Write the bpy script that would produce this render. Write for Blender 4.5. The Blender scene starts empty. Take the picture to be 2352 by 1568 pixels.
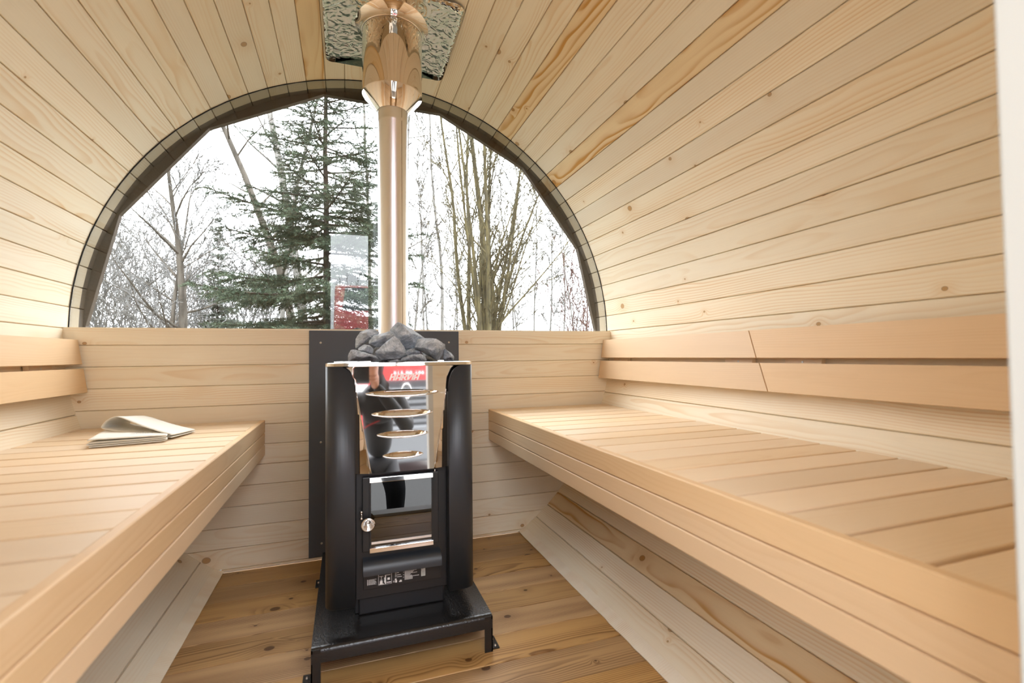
import bpy, bmesh, math, random
import numpy as np
from mathutils import Matrix, Vector, noise
from mathutils.geometry import delaunay_2d_cdt

S = bpy.context.scene
COL = S.collection
R = math.radians
# ------------------------------------------------------------------ camera
cam = bpy.data.cameras.new('view_camera')
camo = bpy.data.objects.new('view_camera', cam)
COL.objects.link(camo)
S.camera = camo
cam.sensor_width = 36.0
cam.lens = 1100.04 / 2352 * 36.0
cam.clip_start = 0.005
cam.clip_end = 400
FLZ = -0.836                       # barrel axis height above the floor is 0.836
CAMP = Vector((-0.1414, 0.0, 0.7419))
yaw, pit, rol = R(19.105), R(1.6515), R(-0.6085)
fw = Vector((math.sin(yaw)*math.cos(pit), math.cos(yaw)*math.cos(pit), math.sin(pit)))
rt = Vector((math.cos(yaw), -math.sin(yaw), 0))
up = rt.cross(fw)
r2 = rt*math.cos(rol) + up*math.sin(rol)
u2 = -rt*math.sin(rol) + up*math.cos(rol)
m = Matrix.Identity(4)
for i in range(3):
    m[i][0], m[i][1], m[i][2], m[i][3] = r2[i], u2[i], -fw[i], CAMP[i]
camo.matrix_world = m
cam.dof.use_dof = True
cam.dof.focus_distance = 2.4
cam.dof.aperture_fstop = 4.0

# ------------------------------------------------------------------ sky, light, exposure
W = bpy.data.worlds.new('overcast_sky')
S.world = W
W.use_nodes = True
wn = W.node_tree
wn.nodes.clear()
wo = wn.nodes.new('ShaderNodeOutputWorld')
wb = wn.nodes.new('ShaderNodeBackground')
# overcast sky: white, about three times as bright overhead as at the horizon
SKY = 5.6
wt = wn.nodes.new('ShaderNodeTexCoord')
wsep = wn.nodes.new('ShaderNodeSeparateXYZ')
wmx = wn.nodes.new('ShaderNodeMath'); wmx.operation = 'MAXIMUM'; wmx.inputs[1].default_value = 0.0
wml = wn.nodes.new('ShaderNodeMath'); wml.operation = 'MULTIPLY_ADD'; wml.inputs[1].default_value = 2.0*SKY; wml.inputs[2].default_value = SKY
wb.inputs['Color'].default_value = (0.935, 0.98, 1.05, 1)
wn.links.new(wt.outputs['Generated'], wsep.inputs[0])
wn.links.new(wsep.outputs[2], wmx.inputs[0]); wn.links.new(wmx.outputs[0], wml.inputs[0])
wn.links.new(wml.outputs[0], wb.inputs['Strength'])
wn.links.new(wb.outputs[0], wo.inputs[0])
S.view_settings.view_transform = 'Standard'
S.view_settings.look = 'None'
S.view_settings.gamma = 1.0
S.view_settings.exposure = 0.0
S.view_settings.use_curve_mapping = False
S.cycles.use_denoising = True
S.cycles.max_bounces = 10
S.cycles.adaptive_threshold = 0.02
S.cycles.diffuse_bounces = 6
S.cycles.transparent_max_bounces = 16
S.cycles.caustics_reflective = False
S.cycles.caustics_refractive = False

# ------------------------------------------------------------------ helpers
WM = {}
def put(name, data, world=None, parent=None):
    o = bpy.data.objects.new(name, data)
    COL.objects.link(o)
    w = world.copy() if world is not None else Matrix.Identity(4)
    if parent is not None:
        o.parent = parent
        o.matrix_parent_inverse = WM[parent.name].inverted()
    o.matrix_basis = w
    WM[o.name] = w
    return o
def mesh(name, verts, faces, mat, parent=None, world=None, smooth=False):
    me = bpy.data.meshes.new(name)
    me.from_pydata([tuple(v) for v in verts], [], faces)
    me.update()
    if mat is not None:
        me.materials.append(mat)
    if smooth:
        me.polygons.foreach_set('use_smooth', [True]*len(me.polygons))
    return put(name, me, world, parent)
def from_bm(name, bm, mat, parent=None, world=None, smooth=False):
    me = bpy.data.meshes.new(name)
    bm.to_mesh(me); bm.free()
    if mat is not None:
        me.materials.append(mat)
    if smooth:
        me.polygons.foreach_set('use_smooth', [True]*len(me.polygons))
    return put(name, me, world, parent)
def tag(o, label=None, cat=None, group=None, kind=None):
    if label: o['label'] = label
    if cat: o['category'] = cat
    if group: o['group'] = group
    if kind: o['kind'] = kind
    return o
def thing(name, label, cat, loc=(0, 0, 0), group=None):
    return tag(put(name, None, Matrix.Translation(Vector(loc))), label, cat, group)
def frame(o, x, y, z):
    m = Matrix.Identity(4)
    for i in range(3):
        m[i][0], m[i][1], m[i][2], m[i][3] = x[i], y[i], z[i], o[i]
    return m
def board_mesh(name, L, Wd, T, b, mat, ends=None, gap=0, dep=.0058):
    """plank along x; visible face z=0, back z=-T; width Wd on y; chamfer b.
    ends(y) -> (x0, x1) lets the ends follow a curve."""
    h = Wd/2
    prof = [(-h, -b), (-h+b, 0), (h-b, 0), (h, -b), (h, -T), (-h, -T)]
    if gap:   # tongue and groove: a narrow open joint with the tongue at its bottom
        prof = [(-h, -dep-.0005), (-h+gap, -dep), (-h+gap, -b), (-h+gap+b*.8, 0), (h-gap-b*.8, 0), (h-gap, -b), (h-gap, -dep), (h, -dep-.0005), (h, -T), (-h, -T)]
    v, f = [], []
    for s in (0, 1):
        for (y, z) in prof:
            e = ends(y) if ends else (-L/2, L/2)
            v.append((e[s], y, z))
    n = len(prof)
    for i in range(n):
        j = (i+1) % n
        f.append((i, i+n, j+n, j))
    f.append(tuple(range(n)))
    f.append(tuple(range(2*n-1, n-1, -1)))
    me = bpy.data.meshes.new(name)
    me.from_pydata(v, [], f)
    me.update()
    bm = bmesh.new(); bm.from_mesh(me); bmesh.ops.recalc_face_normals(bm, faces=bm.faces); bm.to_mesh(me); bm.free()
    me.materials.append(mat)
    return me
def box_bm(bm, x0, x1, y0, y1, z0, z1, bev=0.0, seg=2):
    g = bmesh.ops.create_cube(bm, size=1)
    vs = g['verts']
    for v in vs:
        v.co = Vector((x0+(v.co.x+.5)*(x1-x0), y0+(v.co.y+.5)*(y1-y0), z0+(v.co.z+.5)*(z1-z0)))
    if bev > 0:
        es = list({e for v in vs for e in v.link_edges})
        bmesh.ops.bevel(bm, geom=es, offset=bev, segments=seg, affect='EDGES', profile=.5)
def box(name, x0, x1, y0, y1, z0, z1, mat, parent=None, bev=0.0, seg=2, smooth=False):
    bm = bmesh.new()
    box_bm(bm, x0, x1, y0, y1, z0, z1, bev, seg)
    return from_bm(name, bm, mat, parent, smooth=smooth)
def lathe(name, prof, n, mat, parent=None, loc=(0, 0, 0), axis='z', smooth=True):
    """prof: list of (r, h)"""
    v, f = [], []
    for (r, h) in prof:
        for k in range(n):
            a = 2*math.pi*k/n
            c, s = r*math.cos(a), r*math.sin(a)
            v.append((c, s, h) if axis == 'z' else (c, -h, s) if axis == 'y' else (h, c, s))
    for i in range(len(prof)-1):
        for k in range(n):
            a, b = i*n+k, i*n+(k+1) % n
            f.append((a, b, b+n, a+n))
    return mesh(name, v, f, mat, parent, Matrix.Translation(Vector(loc)), smooth)
def tube_geo(pts, rad, n, V, F, cap=True):
    """append a tapered tube along pts"""
    pts = [Vector(p) for p in pts]
    base = len(V)
    t = (pts[1]-pts[0]).normalized()
    ref = Vector((0, 0, 1)) if abs(t.z) < .9 else Vector((1, 0, 0))
    a = t.cross(ref).normalized(); b = t.cross(a)
    m_ = len(pts)
    for i, p in enumerate(pts):
        if i:
            t2 = (pts[min(i+1, m_-1)]-pts[i-1]).normalized()
            a = (a - t2*a.dot(t2)).normalized(); b = t2.cross(a)
        r = rad[i] if hasattr(rad, '__len__') else rad
        for k in range(n):
            an = 2*math.pi*k/n
            V.append(tuple(p + a*(r*math.cos(an)) + b*(r*math.sin(an))))
    for i in range(m_-1):
        for k in range(n):
            q = base+i*n+k; w = base+i*n+(k+1) % n
            F.append((q, w, w+n, q+n))
    if cap:
        F.append(tuple(base+k for k in range(n-1, -1, -1)))
        F.append(tuple(base+(m_-1)*n+k for k in range(n)))
def tube(name, pts, rad, n, mat, parent=None, smooth=True, closed=False):
    V, F = [], []
    tube_geo(pts, rad, n, V, F, not closed)
    return mesh(name, V, F, mat, parent, None, smooth)

# ------------------------------------------------------------------ materials
def newmat(name):
    m = bpy.data.materials.new(name)
    m.use_nodes = True
    nt = m.node_tree
    p = nt.nodes['Principled BSDF']
    return m, nt, p
class NT:
    def __init__(s, nt): s.nt = nt
    def n(s, t, **k):
        o = s.nt.nodes.new(t)
        for a, b in k.items(): setattr(o, a, b)
        return o
    def l(s, a, b): s.nt.links.new(a, b)
    def math(s, op, a, b=None, c=None, clamp=False):
        o = s.n('ShaderNodeMath', operation=op, use_clamp=clamp)
        for i, x in enumerate((a, b, c)):
            if x is None: continue
            if isinstance(x, (int, float)): o.inputs[i].default_value = x
            else: s.l(x, o.inputs[i])
        return o.outputs[0]
    def comb(s, x, y, z):
        o = s.n('ShaderNodeCombineXYZ')
        for i, q in enumerate((x, y, z)):
            if isinstance(q, (int, float)): o.inputs[i].default_value = q
            else: s.l(q, o.inputs[i])
        return o.outputs[0]
    def noise(s, vec, scale=1, detail=2, rough=.5, dim='3D'):
        o = s.n('ShaderNodeTexNoise', noise_dimensions=dim)
        s.l(vec, o.inputs['Vector'])
        o.inputs['Scale'].default_value = scale
        o.inputs['Detail'].default_value = detail
        o.inputs['Roughness'].default_value = rough
        return o.outputs['Fac']
    def mix(s, f, a, b, mode='MIX'):
        o = s.n('ShaderNodeMix', data_type='RGBA', blend_type=mode)
        for i, q in ((0, f), (6, a), (7, b)):
            if isinstance(q, (int, float)): o.inputs[i].default_value = q
            elif isinstance(q, tuple): o.inputs[i].default_value = (*q, 1)
            else: s.l(q, o.inputs[i])
        return o.outputs[2]
    def ramp(s, f, stops):
        o = s.n('ShaderNodeValToRGB')
        e = o.color_ramp.elements
        while len(e) < len(stops): e.new(.5)
        for q, (p, c) in zip(e, stops):
            q.position = p
            q.color = (*c, 1) if isinstance(c, tuple) else (c, c, c, 1)
        s.l(f, o.inputs[0])
        return o.outputs[0]
    def smooth(s, x, a, b):
        o = s.n('ShaderNodeMapRange', interpolation_type='SMOOTHSTEP')
        s.l(x, o.inputs[0])
        o.inputs[1].default_value = a; o.inputs[2].default_value = b
        o.inputs[3].default_value = 0; o.inputs[4].default_value = 1
        return o.outputs[0]

def wood(name, light, dark, freq=210, contrast=.6, knots=.5, knot_col=(.23, .10, .04), rough=.5,
         vary=.12, blot=.25, fibre=.05, kscale=1.0, stain_shade=None, spec=.3, flat=1.0):
    m, nt, p = newmat(name)
    N = NT(nt)
    tc = N.n('ShaderNodeTexCoord')
    sp = N.n('ShaderNodeSeparateXYZ'); N.l(tc.outputs['Object'], sp.inputs[0])
    oi = N.n('ShaderNodeObjectInfo')
    r = oi.outputs['Random']
    rb = N.math('FRACT', N.math('MULTIPLY', r, 91.73))
    rc = N.math('FRACT', N.math('MULTIPLY', r, 53.37))
    x = N.math('ADD', sp.outputs[0], N.math('MULTIPLY', r, 137.0))
    y, z = sp.outputs[1], sp.outputs[2]
    seed = N.math('MULTIPLY', rb, 61.0)
    # knots
    kv = N.comb(N.math('MULTIPLY', x, 2.6*kscale), N.math('ADD', N.math('MULTIPLY', y, 11.0), seed), 0.0)
    vo = N.n('ShaderNodeTexVoronoi', voronoi_dimensions='2D', feature='F1')
    N.l(kv, vo.inputs['Vector']); vo.inputs['Scale'].default_value = 1.0
    sub = N.n('ShaderNodeVectorMath', operation='SUBTRACT'); N.l(kv, sub.inputs[0]); N.l(vo.outputs['Position'], sub.inputs[1])
    sd = N.n('ShaderNodeSeparateXYZ'); N.l(sub.outputs[0], sd.inputs[0])
    dx = N.math('DIVIDE', sd.outputs[0], 2.6*kscale*1.25); dy = N.math('DIVIDE', sd.outputs[1], 11.0)
    d = N.math('SQRT', N.math('ADD', N.math('MULTIPLY', dx, dx), N.math('MULTIPLY', dy, dy)))
    cs = N.n('ShaderNodeSeparateColor'); N.l(vo.outputs['Color'], cs.inputs[0])
    on = N.math('GREATER_THAN', cs.outputs[0], 1-knots)
    kr = N.math('ADD', .0028, N.math('MULTIPLY', N.math('POWER', cs.outputs[1], 1.8), .0105))
    dk = N.math('DIVIDE', d, kr)
    bump = N.math('MULTIPLY', on, N.math('POWER', 2.718, N.math('MULTIPLY', N.math('MULTIPLY', dk, dk), -.10)))
    # rings: cut through a log whose pith lies off the board
    n1 = N.noise(N.comb(N.math('MULTIPLY', x, 1.6), N.math('MULTIPLY', y, 5), seed), 1, 1)
    n2 = N.noise(N.comb(N.math('MULTIPLY', x, 2.3), N.math('MULTIPLY', y, 9), N.math('ADD', seed, 9.1)), 1, 2)
    yy = N.math('ADD', N.math('ADD', y, N.math('MULTIPLY', N.math('SUBTRACT', rc, .5), .16)),
                N.math('MULTIPLY', N.math('SUBTRACT', n1, .5), .045))
    zz = N.math('ADD', N.math('ADD', N.math('ADD', .012, N.math('MULTIPLY', rb, .06*flat)),
                              N.math('MULTIPLY', N.math('SUBTRACT', n2, .5), .035*flat)),
                N.math('MULTIPLY', sp.outputs[0], N.math('MULTIPLY', N.math('SUBTRACT', r, .5), .05*flat)))
    rr = N.math('SQRT', N.math('ADD', N.math('MULTIPLY', yy, yy), N.math('MULTIPLY', zz, zz)))
    rr = N.math('ADD', rr, N.math('MULTIPLY', bump, .012))
    t = N.math('FRACT', N.math('MULTIPLY', rr, freq))
    ring = N.ramp(t, [(0, .12), (.12, 0.0), (.5, .18), (.82, .85), (.93, .8), (1, .12)])
    fib = N.noise(N.comb(N.math('MULTIPLY', x, 7), N.math('MULTIPLY', y, 420), N.math('MULTIPLY', z, 420)), 1, 2, .6)
    bl = N.noise(N.comb(N.math('MULTIPLY', x, 2.2), N.math('MULTIPLY', y, 14), N.math('ADD', seed, 3.3)), 1, 2)
    cn = N.noise(N.comb(N.math('MULTIPLY', x, 1.1), N.math('MULTIPLY', y, 20), N.math('ADD', seed, 17.0)), 1, 1)
    fac = N.math('MULTIPLY', ring, N.math('MULTIPLY', N.smooth(cn, .25, .75), N.math('ADD', contrast*.45, N.math('MULTIPLY', rc, contrast))))
    fac = N.math('ADD', fac, N.math('MULTIPLY', N.math('SUBTRACT', bl, .45), blot), clamp=True)
    col = N.mix(fac, light, dark)
    # resin halo and knot
    halo = N.math('MULTIPLY', bump, .35)
    col = N.mix(halo, col, dark)
    kc = N.math('MULTIPLY', on, N.math('SUBTRACT', 1.0, N.smooth(dk, .75, 1.05)))
    kring = N.ramp(N.math('FRACT', N.math('MULTIPLY', dk, 3.1)), [(0, .0), (.7, .40), (1, .0)])
    kcol = N.mix(kring, N.mix(.35, dark, knot_col), knot_col)
    kcol = N.mix(N.smooth(dk, .74, .9), kcol, N.mix(.45, knot_col, (.03, .012, .005)))
    col = N.mix(kc, col, kcol)
    hs = N.n('ShaderNodeHueSaturation')
    N.l(col, hs.inputs['Color'])
    N.l(N.math('ADD', 1-vary/2, N.math('MULTIPLY', rc, vary)), hs.inputs['Value'])
    N.l(N.math('ADD', .92, N.math('MULTIPLY', rb, .16)), hs.inputs['Saturation'])
    fv = N.math('ADD', 1-fibre, N.math('MULTIPLY', fib, 2*fibre))
    col = N.mix(1.0, hs.outputs[0], N.comb(fv, fv, fv), 'MULTIPLY')
    for st_ in stain_shade or ():
        s_ = N.math('GREATER_THAN', sp.outputs[0], st_[0])
        col = N.mix(s_, col, N.mix(.75, col, st_[1]) if st_[1][0] > .1 else st_[1])
    N.l(col, p.inputs['Base Color'])
    p.inputs['Roughness'].default_value = rough
    p.inputs['Specular IOR Level'].default_value = spec
    b = N.n('ShaderNodeBump'); b.inputs['Strength'].default_value = .12; b.inputs['Distance'].default_value = .0006
    N.l(N.math('ADD', fac, fib), b.inputs['Height']); N.l(b.outputs[0], p.inputs['Normal'])
    return m
PINE_L, PINE_D = (.87, .775, .605), (.69, .46, .22)
STAVE_Y0, STAVE_Y1 = 0.12, 2.046
YM = (STAVE_Y0+STAVE_Y1)/2
PORCH_Y = -0.48      # the roof staves run on past the door as a canopy
M_STAVE = wood('pine_staves', PINE_L, PINE_D, 150, .60, .30, vary=.12, blot=.45, knot_col=(.30, .15, .06),
               stain_shade=((1.956-YM, (.24, .19, .12)), (2.014-YM, (.045, .03, .018))))  # inner band: shade past the glass put into the colour; outer band: stained
M_STAVE2 = wood('pine_staves_strong_grain', (.84, .68, .44), (.58, .31, .10), 95, 1.3, .45, vary=.05, blot=.35, knot_col=(.30, .15, .06),
                stain_shade=((1.956-YM, (.24, .19, .12)), (2.014-YM, (.045, .03, .018))), flat=1.5)  # same bands: painted-in shade past the glass, then the dark stained end
M_PINE = wood('pine_wall_boards', (.86, .765, .605), (.68, .455, .24), 160, .5, .32, vary=.10, blot=.35, knot_col=(.28, .13, .055))
M_BENCH = wood('smooth_bench_wood', (.82, .64, .44), (.68, .44, .235), 200, .32, .0, vary=.13, blot=.35, fibre=.04, rough=.45)
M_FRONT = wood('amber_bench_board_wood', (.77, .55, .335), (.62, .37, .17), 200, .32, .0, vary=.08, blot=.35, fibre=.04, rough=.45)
M_FLOOR = wood('brown_floor_boards', (.52, .32, .14), (.16, .072, .025), 190, 1.0, .75, knot_col=(.045, .018, .008),
               vary=.35, blot=1.0, fibre=.14, rough=.38, spec=.4, kscale=1.2)
def plain(name, col, rough=.5, metal=0.0, spec=.5, bump=None, coat=0):
    m, nt, p = newmat(name)
    p.inputs['Base Color'].default_value = (*col, 1)
    p.inputs['Roughness'].default_value = rough
    p.inputs['Metallic'].default_value = metal
    p.inputs['Specular IOR Level'].default_value = spec
    p.inputs['Coat Weight'].default_value = coat
    if bump:
        N = NT(nt)
        tc = N.n('ShaderNodeTexCoord')
        h = N.noise(tc.outputs['Object'], bump[0], bump[3] if len(bump) > 3 else 2)
        h.node.inputs['Distortion'].default_value = bump[4] if len(bump) > 4 else 0
        b = N.n('ShaderNodeBump'); b.inputs['Strength'].default_value = bump[1]; b.inputs['Distance'].default_value = bump[2]
        N.l(h, b.inputs['Height']); N.l(b.outputs[0], p.inputs['Normal'])
    return m
M_BLACK = plain('black_powder_coat', (.027, .031, .038), .40, bump=(900, .15, .0004))
M_BODY = plain('black_stove_steel', (.013, .013, .015), .36, bump=(700, .1, .0003))
M_HAMMER = plain('black_hammered_paint', (.014, .013, .013), .24, bump=(240, .5, .0012))
M_SHIELD = plain('dark_grey_heat_board', (.078, .090, .110), .5, bump=(800, .25, .0005))
M_CHROME = plain('polished_steel', (.82, .80, .78), .035, 1.0)
M_PIPE = plain('brushed_steel', (.86, .86, .87), .33, 1.0)
M_SLEEVE = plain('mirror_steel_sleeve', (.78, .70, .62), .04, 1.0)
M_PLATE = plain('wavy_mirror_sheet', (.56, .52, .43), .05, 1.0, bump=(26, .42, .012, 1, 1.6))
M_SEAL = plain('black_rubber_seal', (.01, .01, .01), .6)
M_WHITE = plain('white_paint', (.60, .60, .57), .4)
M_PRINT = plain('white_print', (.97, .97, .97), .5)
M_FIRE = plain('soot_black', (.004, .004, .004), .7)
M_SCREW = plain('zinc_screw', (.55, .52, .48), .3, 1.0)
def glassmat(name, tint=(1, 1, 1), base=.04):
    m, nt, p = newmat(name)
    nt.nodes.remove(p)
    N = NT(nt)
    out = nt.nodes['Material Output']
    tr = N.n('ShaderNodeBsdfTransparent'); tr.inputs[0].default_value = (*tint, 1)
    gl = N.n('ShaderNodeBsdfGlossy'); gl.inputs['Roughness'].default_value = .0
    lw = N.n('ShaderNodeLayerWeight'); lw.inputs[0].default_value = .5
    f = N.math('ADD', base, N.math('MULTIPLY', N.math('POWER', lw.outputs['Facing'], 5.0), 1-base))
    mx = N.n('ShaderNodeMixShader')
    N.l(f, mx.inputs[0]); N.l(tr.outputs[0], mx.inputs[1]); N.l(gl.outputs[0], mx.inputs[2])
    N.l(mx.outputs[0], out.inputs[0])
    return m
M_GLASS = glassmat('window_glass', (.90, .90, .885), .05)
M_FIREGLASS = glassmat('stove_door_glass', (.10, .10, .10), .09)
# ------------------------------------------------------------------ room shell
def arc_shell(name, a0, a1, y_0=STAVE_Y0):
    V, F = [], []
    n = max(4, int(abs(a1-a0)/4))
    for r_ in (1.030, 1.045):
        for i in range(n+1):
            a = R(a0+(a1-a0)*i/n)
            for yq in (y_0, STAVE_Y1-.004):
                V.append((r_*math.sin(a), yq, r_*math.cos(a)-FLZ))
    k = (n+1)*2
    for i in range(n):
        a = 2*i
        F += [(a, a+1, a+3, a+2), (k+a, k+a+2, k+a+3, k+a+1), (a, a+2, k+a+2, k+a), (a+1, k+a+1, k+a+3, a+3)]
    F += [(0, k, k+1, 1), (2*n, 2*n+1, k+2*n+1, k+2*n)]
    o = mesh(name, V, F, M_ROOF)
    return tag(o, kind='structure')
M_ROOF = plain('dark_bitumen_roof', (.03, .025, .022), .8)
wall_left = arc_shell('wall_left', -147, -60)
ceiling = arc_shell('ceiling', -60, 60, PORCH_Y)
wall_right = arc_shell('wall_right', 60, 147)
# stave joints in degrees from the crown, as read off the arch
joints = []
a = -12.48
while a > -144.5:
    joints.append(a); a -= 4.054
joints.append(-145.2)
joints = joints[::-1]
a = -12.48
for i in range(18):
    a += 4.093; joints.append(a)
while a < 141.5:
    a += 4.012; joints.append(a)
joints.append(145.2)
random.seed(4)
SL = STAVE_Y1-STAVE_Y0
for a0, a1 in zip(joints[:-1], joints[1:]):
    am = R((a0+a1)/2)
    half = 1.0*math.tan(R((a1-a0)/2))
    jit = random.uniform(-.0007, .0007)
    rad = 1.0/math.cos(R((a1-a0)/2))*math.cos(R((a1-a0)/2)) + jit
    nrm = Vector((-math.sin(am), 0, -math.cos(am)))
    X = Vector((0, 1, 0)); Z = nrm; Y = Z.cross(X)
    par = wall_left if math.degrees(am) < -60 else wall_right if math.degrees(am) > 60 else ceiling
    o = Vector((0, (STAVE_Y0+STAVE_Y1)/2, -FLZ)) - nrm*rad
    ys_ = PORCH_Y if abs(math.degrees(am)) < 95 else STAVE_Y0
    ends = lambda y, e=(ys_-YM, STAVE_Y1-YM): e
    put('plank', board_mesh('plank', SL, 2*half, .028, .0022, M_STAVE2 if any(a0 <= q_ < a1 for q_ in (47.5, 31, -14.5, 135.0)) else M_STAVE, ends, .0009), frame(o, X, Y, Z), par)
# rough cut last stave edge lying on the floor, both sides
for s, par in ((-1, wall_left), (1, wall_right)):
    rng = random.Random(7+s)
    V, F = [], []
    n = 60
    for i in range(n+1):
        y_ = .14+(1.918-.14)*i/n
        ph0 = R(145.0)
        wob = (noise.noise((y_*9, s*3.0, 0))*.5+noise.noise((y_*31, s, 2))*.3)*(.010 if s > 0 else .0025)
        ph1 = R(146.9)
        z1 = max(.002, .004)
        x0, z0 = math.sin(ph0), math.cos(ph0)-FLZ
        x1 = math.sin(ph1)+.0
        ext = -.004-abs(wob)
        V += [(s*x0*.999, y_, z0), (s*(x1+ext), y_, .004+rng.uniform(0, .001)), (s*(x1+ext+.002), y_, .0005), (s*(x0+.02), y_, z0-.014)]
    for i in range(n):
        for k in range(3):
            F.append((4*i+k, 4*i+k+1, 4*i+k+5, 4*i+k+4))
    o = mesh('rough_edge_strip', V, F, M_PINE, par)
# floor
floor = tag(box('floor', -.60, .60, .10, 2.03, -.10, -.030, M_FLOOR), kind='structure')
fj = [0.1]
yq = 1.802
lst = []
while yq > .12:
    lst.append(yq); yq -= .1125
lst = [1.916] + lst + [.12]
for a, b in zip(lst[:-1], lst[1:]):
    w_ = a-b
    if w_ < .03: continue
    me = board_mesh('plank', 1.15, w_, .028, .0010, M_FLOOR, None, .0010)
    put('plank', me, frame(Vector((0, (a+b)/2, random.uniform(-.0008, 0))), Vector((1, 0, 0)), Vector((0, 1, 0)), Vector((0, 0, 1))), floor)
# back wall below the window
YW = 1.92
def halfchord(z, r=1.0): return math.sqrt(max(0, r*r-(z+FLZ)**2))
V, F = [], []
nz = 14
for yq in (1.945, 1.965):
    for i in range(nz+1):
        z = .005+.838*i/nz
        V += [(-halfchord(z), yq, z), (halfchord(z), yq, z)]
k = 2*(nz+1)
for i in range(nz):
    a = 2*i
    F += [(a, a+1, a+3, a+2), (k+a, k+a+2, k+a+3, k+a+1), (a, a+2, k+a+2, k+a), (a+1, k+a+1, k+a+3, a+3)]
F += [(0, k, k+1, 1), (2*nz, 2*nz+1, k+2*nz+1, k+2*nz)]
wall_back = tag(mesh('wall_back', V, F, M_PINE), kind='structure')
zj = [.8455]+[.789-.0709*i for i in range(12)]
for a, b in zip(zj[:-1], zj[1:]):
    zc_ = (a+b)/2
    def ends(y, zc_=zc_):
        h = halfchord(zc_+y)+.004
        return (-h, h)
    me = board_mesh('plank', 2, a-b, .026, .0018, M_PINE, ends, .0007)
    put('plank', me, frame(Vector((0, YW+random.uniform(-.0004, .0004), zc_)), Vector((1, 0, 0)), Vector((0, 0, 1)), Vector((0, -1, 0))), wall_back)
tag(box('baseboard_back', -.55, .565, YW-.006, YW+.01, .0, .0085, M_PINE), kind='structure')
# half moon window
window = tag(put('window_1', None, Matrix.Translation((0, 1.953, .846))), kind='structure')
def halfmoon(r, z0, n=48):
    a0 = math.acos((z0+FLZ)/r)
    return [(r*math.sin(-a0+2*a0*i/n), r*math.cos(-a0+2*a0*i/n)-FLZ) for i in range(n+1)]
pts = halfmoon(.9985, .8445)
n = len(pts)
V = [(x, 1.951, z) for x, z in pts]+[(x, 1.956, z) for x, z in pts]
F = [tuple(range(n)), tuple(range(2*n-1, n-1, -1))]+[(i, i+n, (i+1) % n+n, (i+1) % n) for i in range(n)]
mesh('pane', V, F, M_GLASS, window)
V, F = [], []
pi_, po_ = halfmoon(.9972, .846), halfmoon(1.0005, .846)
for yq in (1.9485, 1.9508):
    V += [(x, yq, z) for x, z in pi_]+[(x, yq, z) for x, z in po_]
k = 2*n
for i in range(n-1):
    F += [(i, i+1, i+1+n, i+n), (k+i, k+i+n, k+i+1+n, k+i+1), (i, k+i, k+i+1, i+1), (i+n, i+1+n, k+i+1+n, k+i+n)]
mesh('rubber_seal', V, F, M_SEAL, window)
box('sill', -.999, .999, YW+.002, 1.951, .8435, .8475, M_PINE, window)
# outside trim: straight dark boards making a polygon round the opening
M_TRIM = plain('dark_brown_stain', (.055, .036, .022), .6, bump=(60, .2, .001))
eave = tag(put('trim_1', None, Matrix.Translation((0, 2.06, 1.836))), kind='structure')
va = [-88.7, -65.1, -39.2, -13.2, 14.4, 39.4, 65.5, 88.6]
va = [-112]+va+[112]
for a0, a1 in zip(va[:-1], va[1:]):
    rv = .993
    p0 = Vector((rv*math.sin(R(a0)), 0, rv*math.cos(R(a0))-FLZ)); p1 = Vector((rv*math.sin(R(a1)), 0, rv*math.cos(R(a1))-FLZ))
    c = (p0+p1)/2; X = (p1-p0).normalized(); Yv = Vector((c.x, 0, c.z+FLZ)).normalized()
    L_ = (p1-p0).length
    c = c + Vector((0, STAVE_Y1-.002, 0)) + Yv*.05
    def ends(y, L_=L_, t=math.tan(R((a1-a0)/2))):
        h = L_/2+(y+.05)*t
        return (-h, h)
    me = board_mesh('trim_board', L_, .10, .022, .001, M_TRIM, ends)
    put('trim_board', me, frame(c, X, Yv, X.cross(Yv)), eave)
# front wall with the open doorway the camera looks through
DX0, DX1, DZ1 = -.25, .27, 1.66
V, F = [], []
wall_front = tag(put('wall_front', None, Matrix.Translation((0, .17, 0))), kind='structure')
zz = 0.003
while zz < 1.80:
    z1 = min(zz+.0709, 1.825); zc_ = (zz+z1)/2
    segs = [(-1, DX0-.03), (DX1+.03, 1)] if zc_ < DZ1+.02 else [(-1, 1)]
    for s0, s1 in segs:
        def ends(y, s0=s0, s1=s1, zc_=zc_):
            h = halfchord(zc_+y)+.003
            return (-h if s0 == -1 else s0, h if s1 == 1 else s1)
        me = board_mesh('plank', 2, z1-zz-.0006, .043, .0014, M_PINE, ends)
        put('plank', me, frame(Vector((0, .145, zc_)), Vector((1, 0, 0)), Vector((0, 0, 1)), Vector((0, -1, 0))), wall_front)
    zz = z1
door = tag(put('door_1', None, Matrix.Translation((0, .165, 0))), kind='structure')
box('jamb', DX1, DX1+.032, .125, .192, 0, DZ1+.03, M_WHITE, door, .002)
box('jamb', DX0-.032, DX0, .125, .192, 0, DZ1+.03, M_WHITE, door, .002)
box('lintel', DX0, DX1, .125, .192, DZ1, DZ1+.03, M_WHITE, door, .002)
box('threshold', DX0, DX1, .125, .192, -.03, .012, M_WHITE, door, .002)
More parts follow.
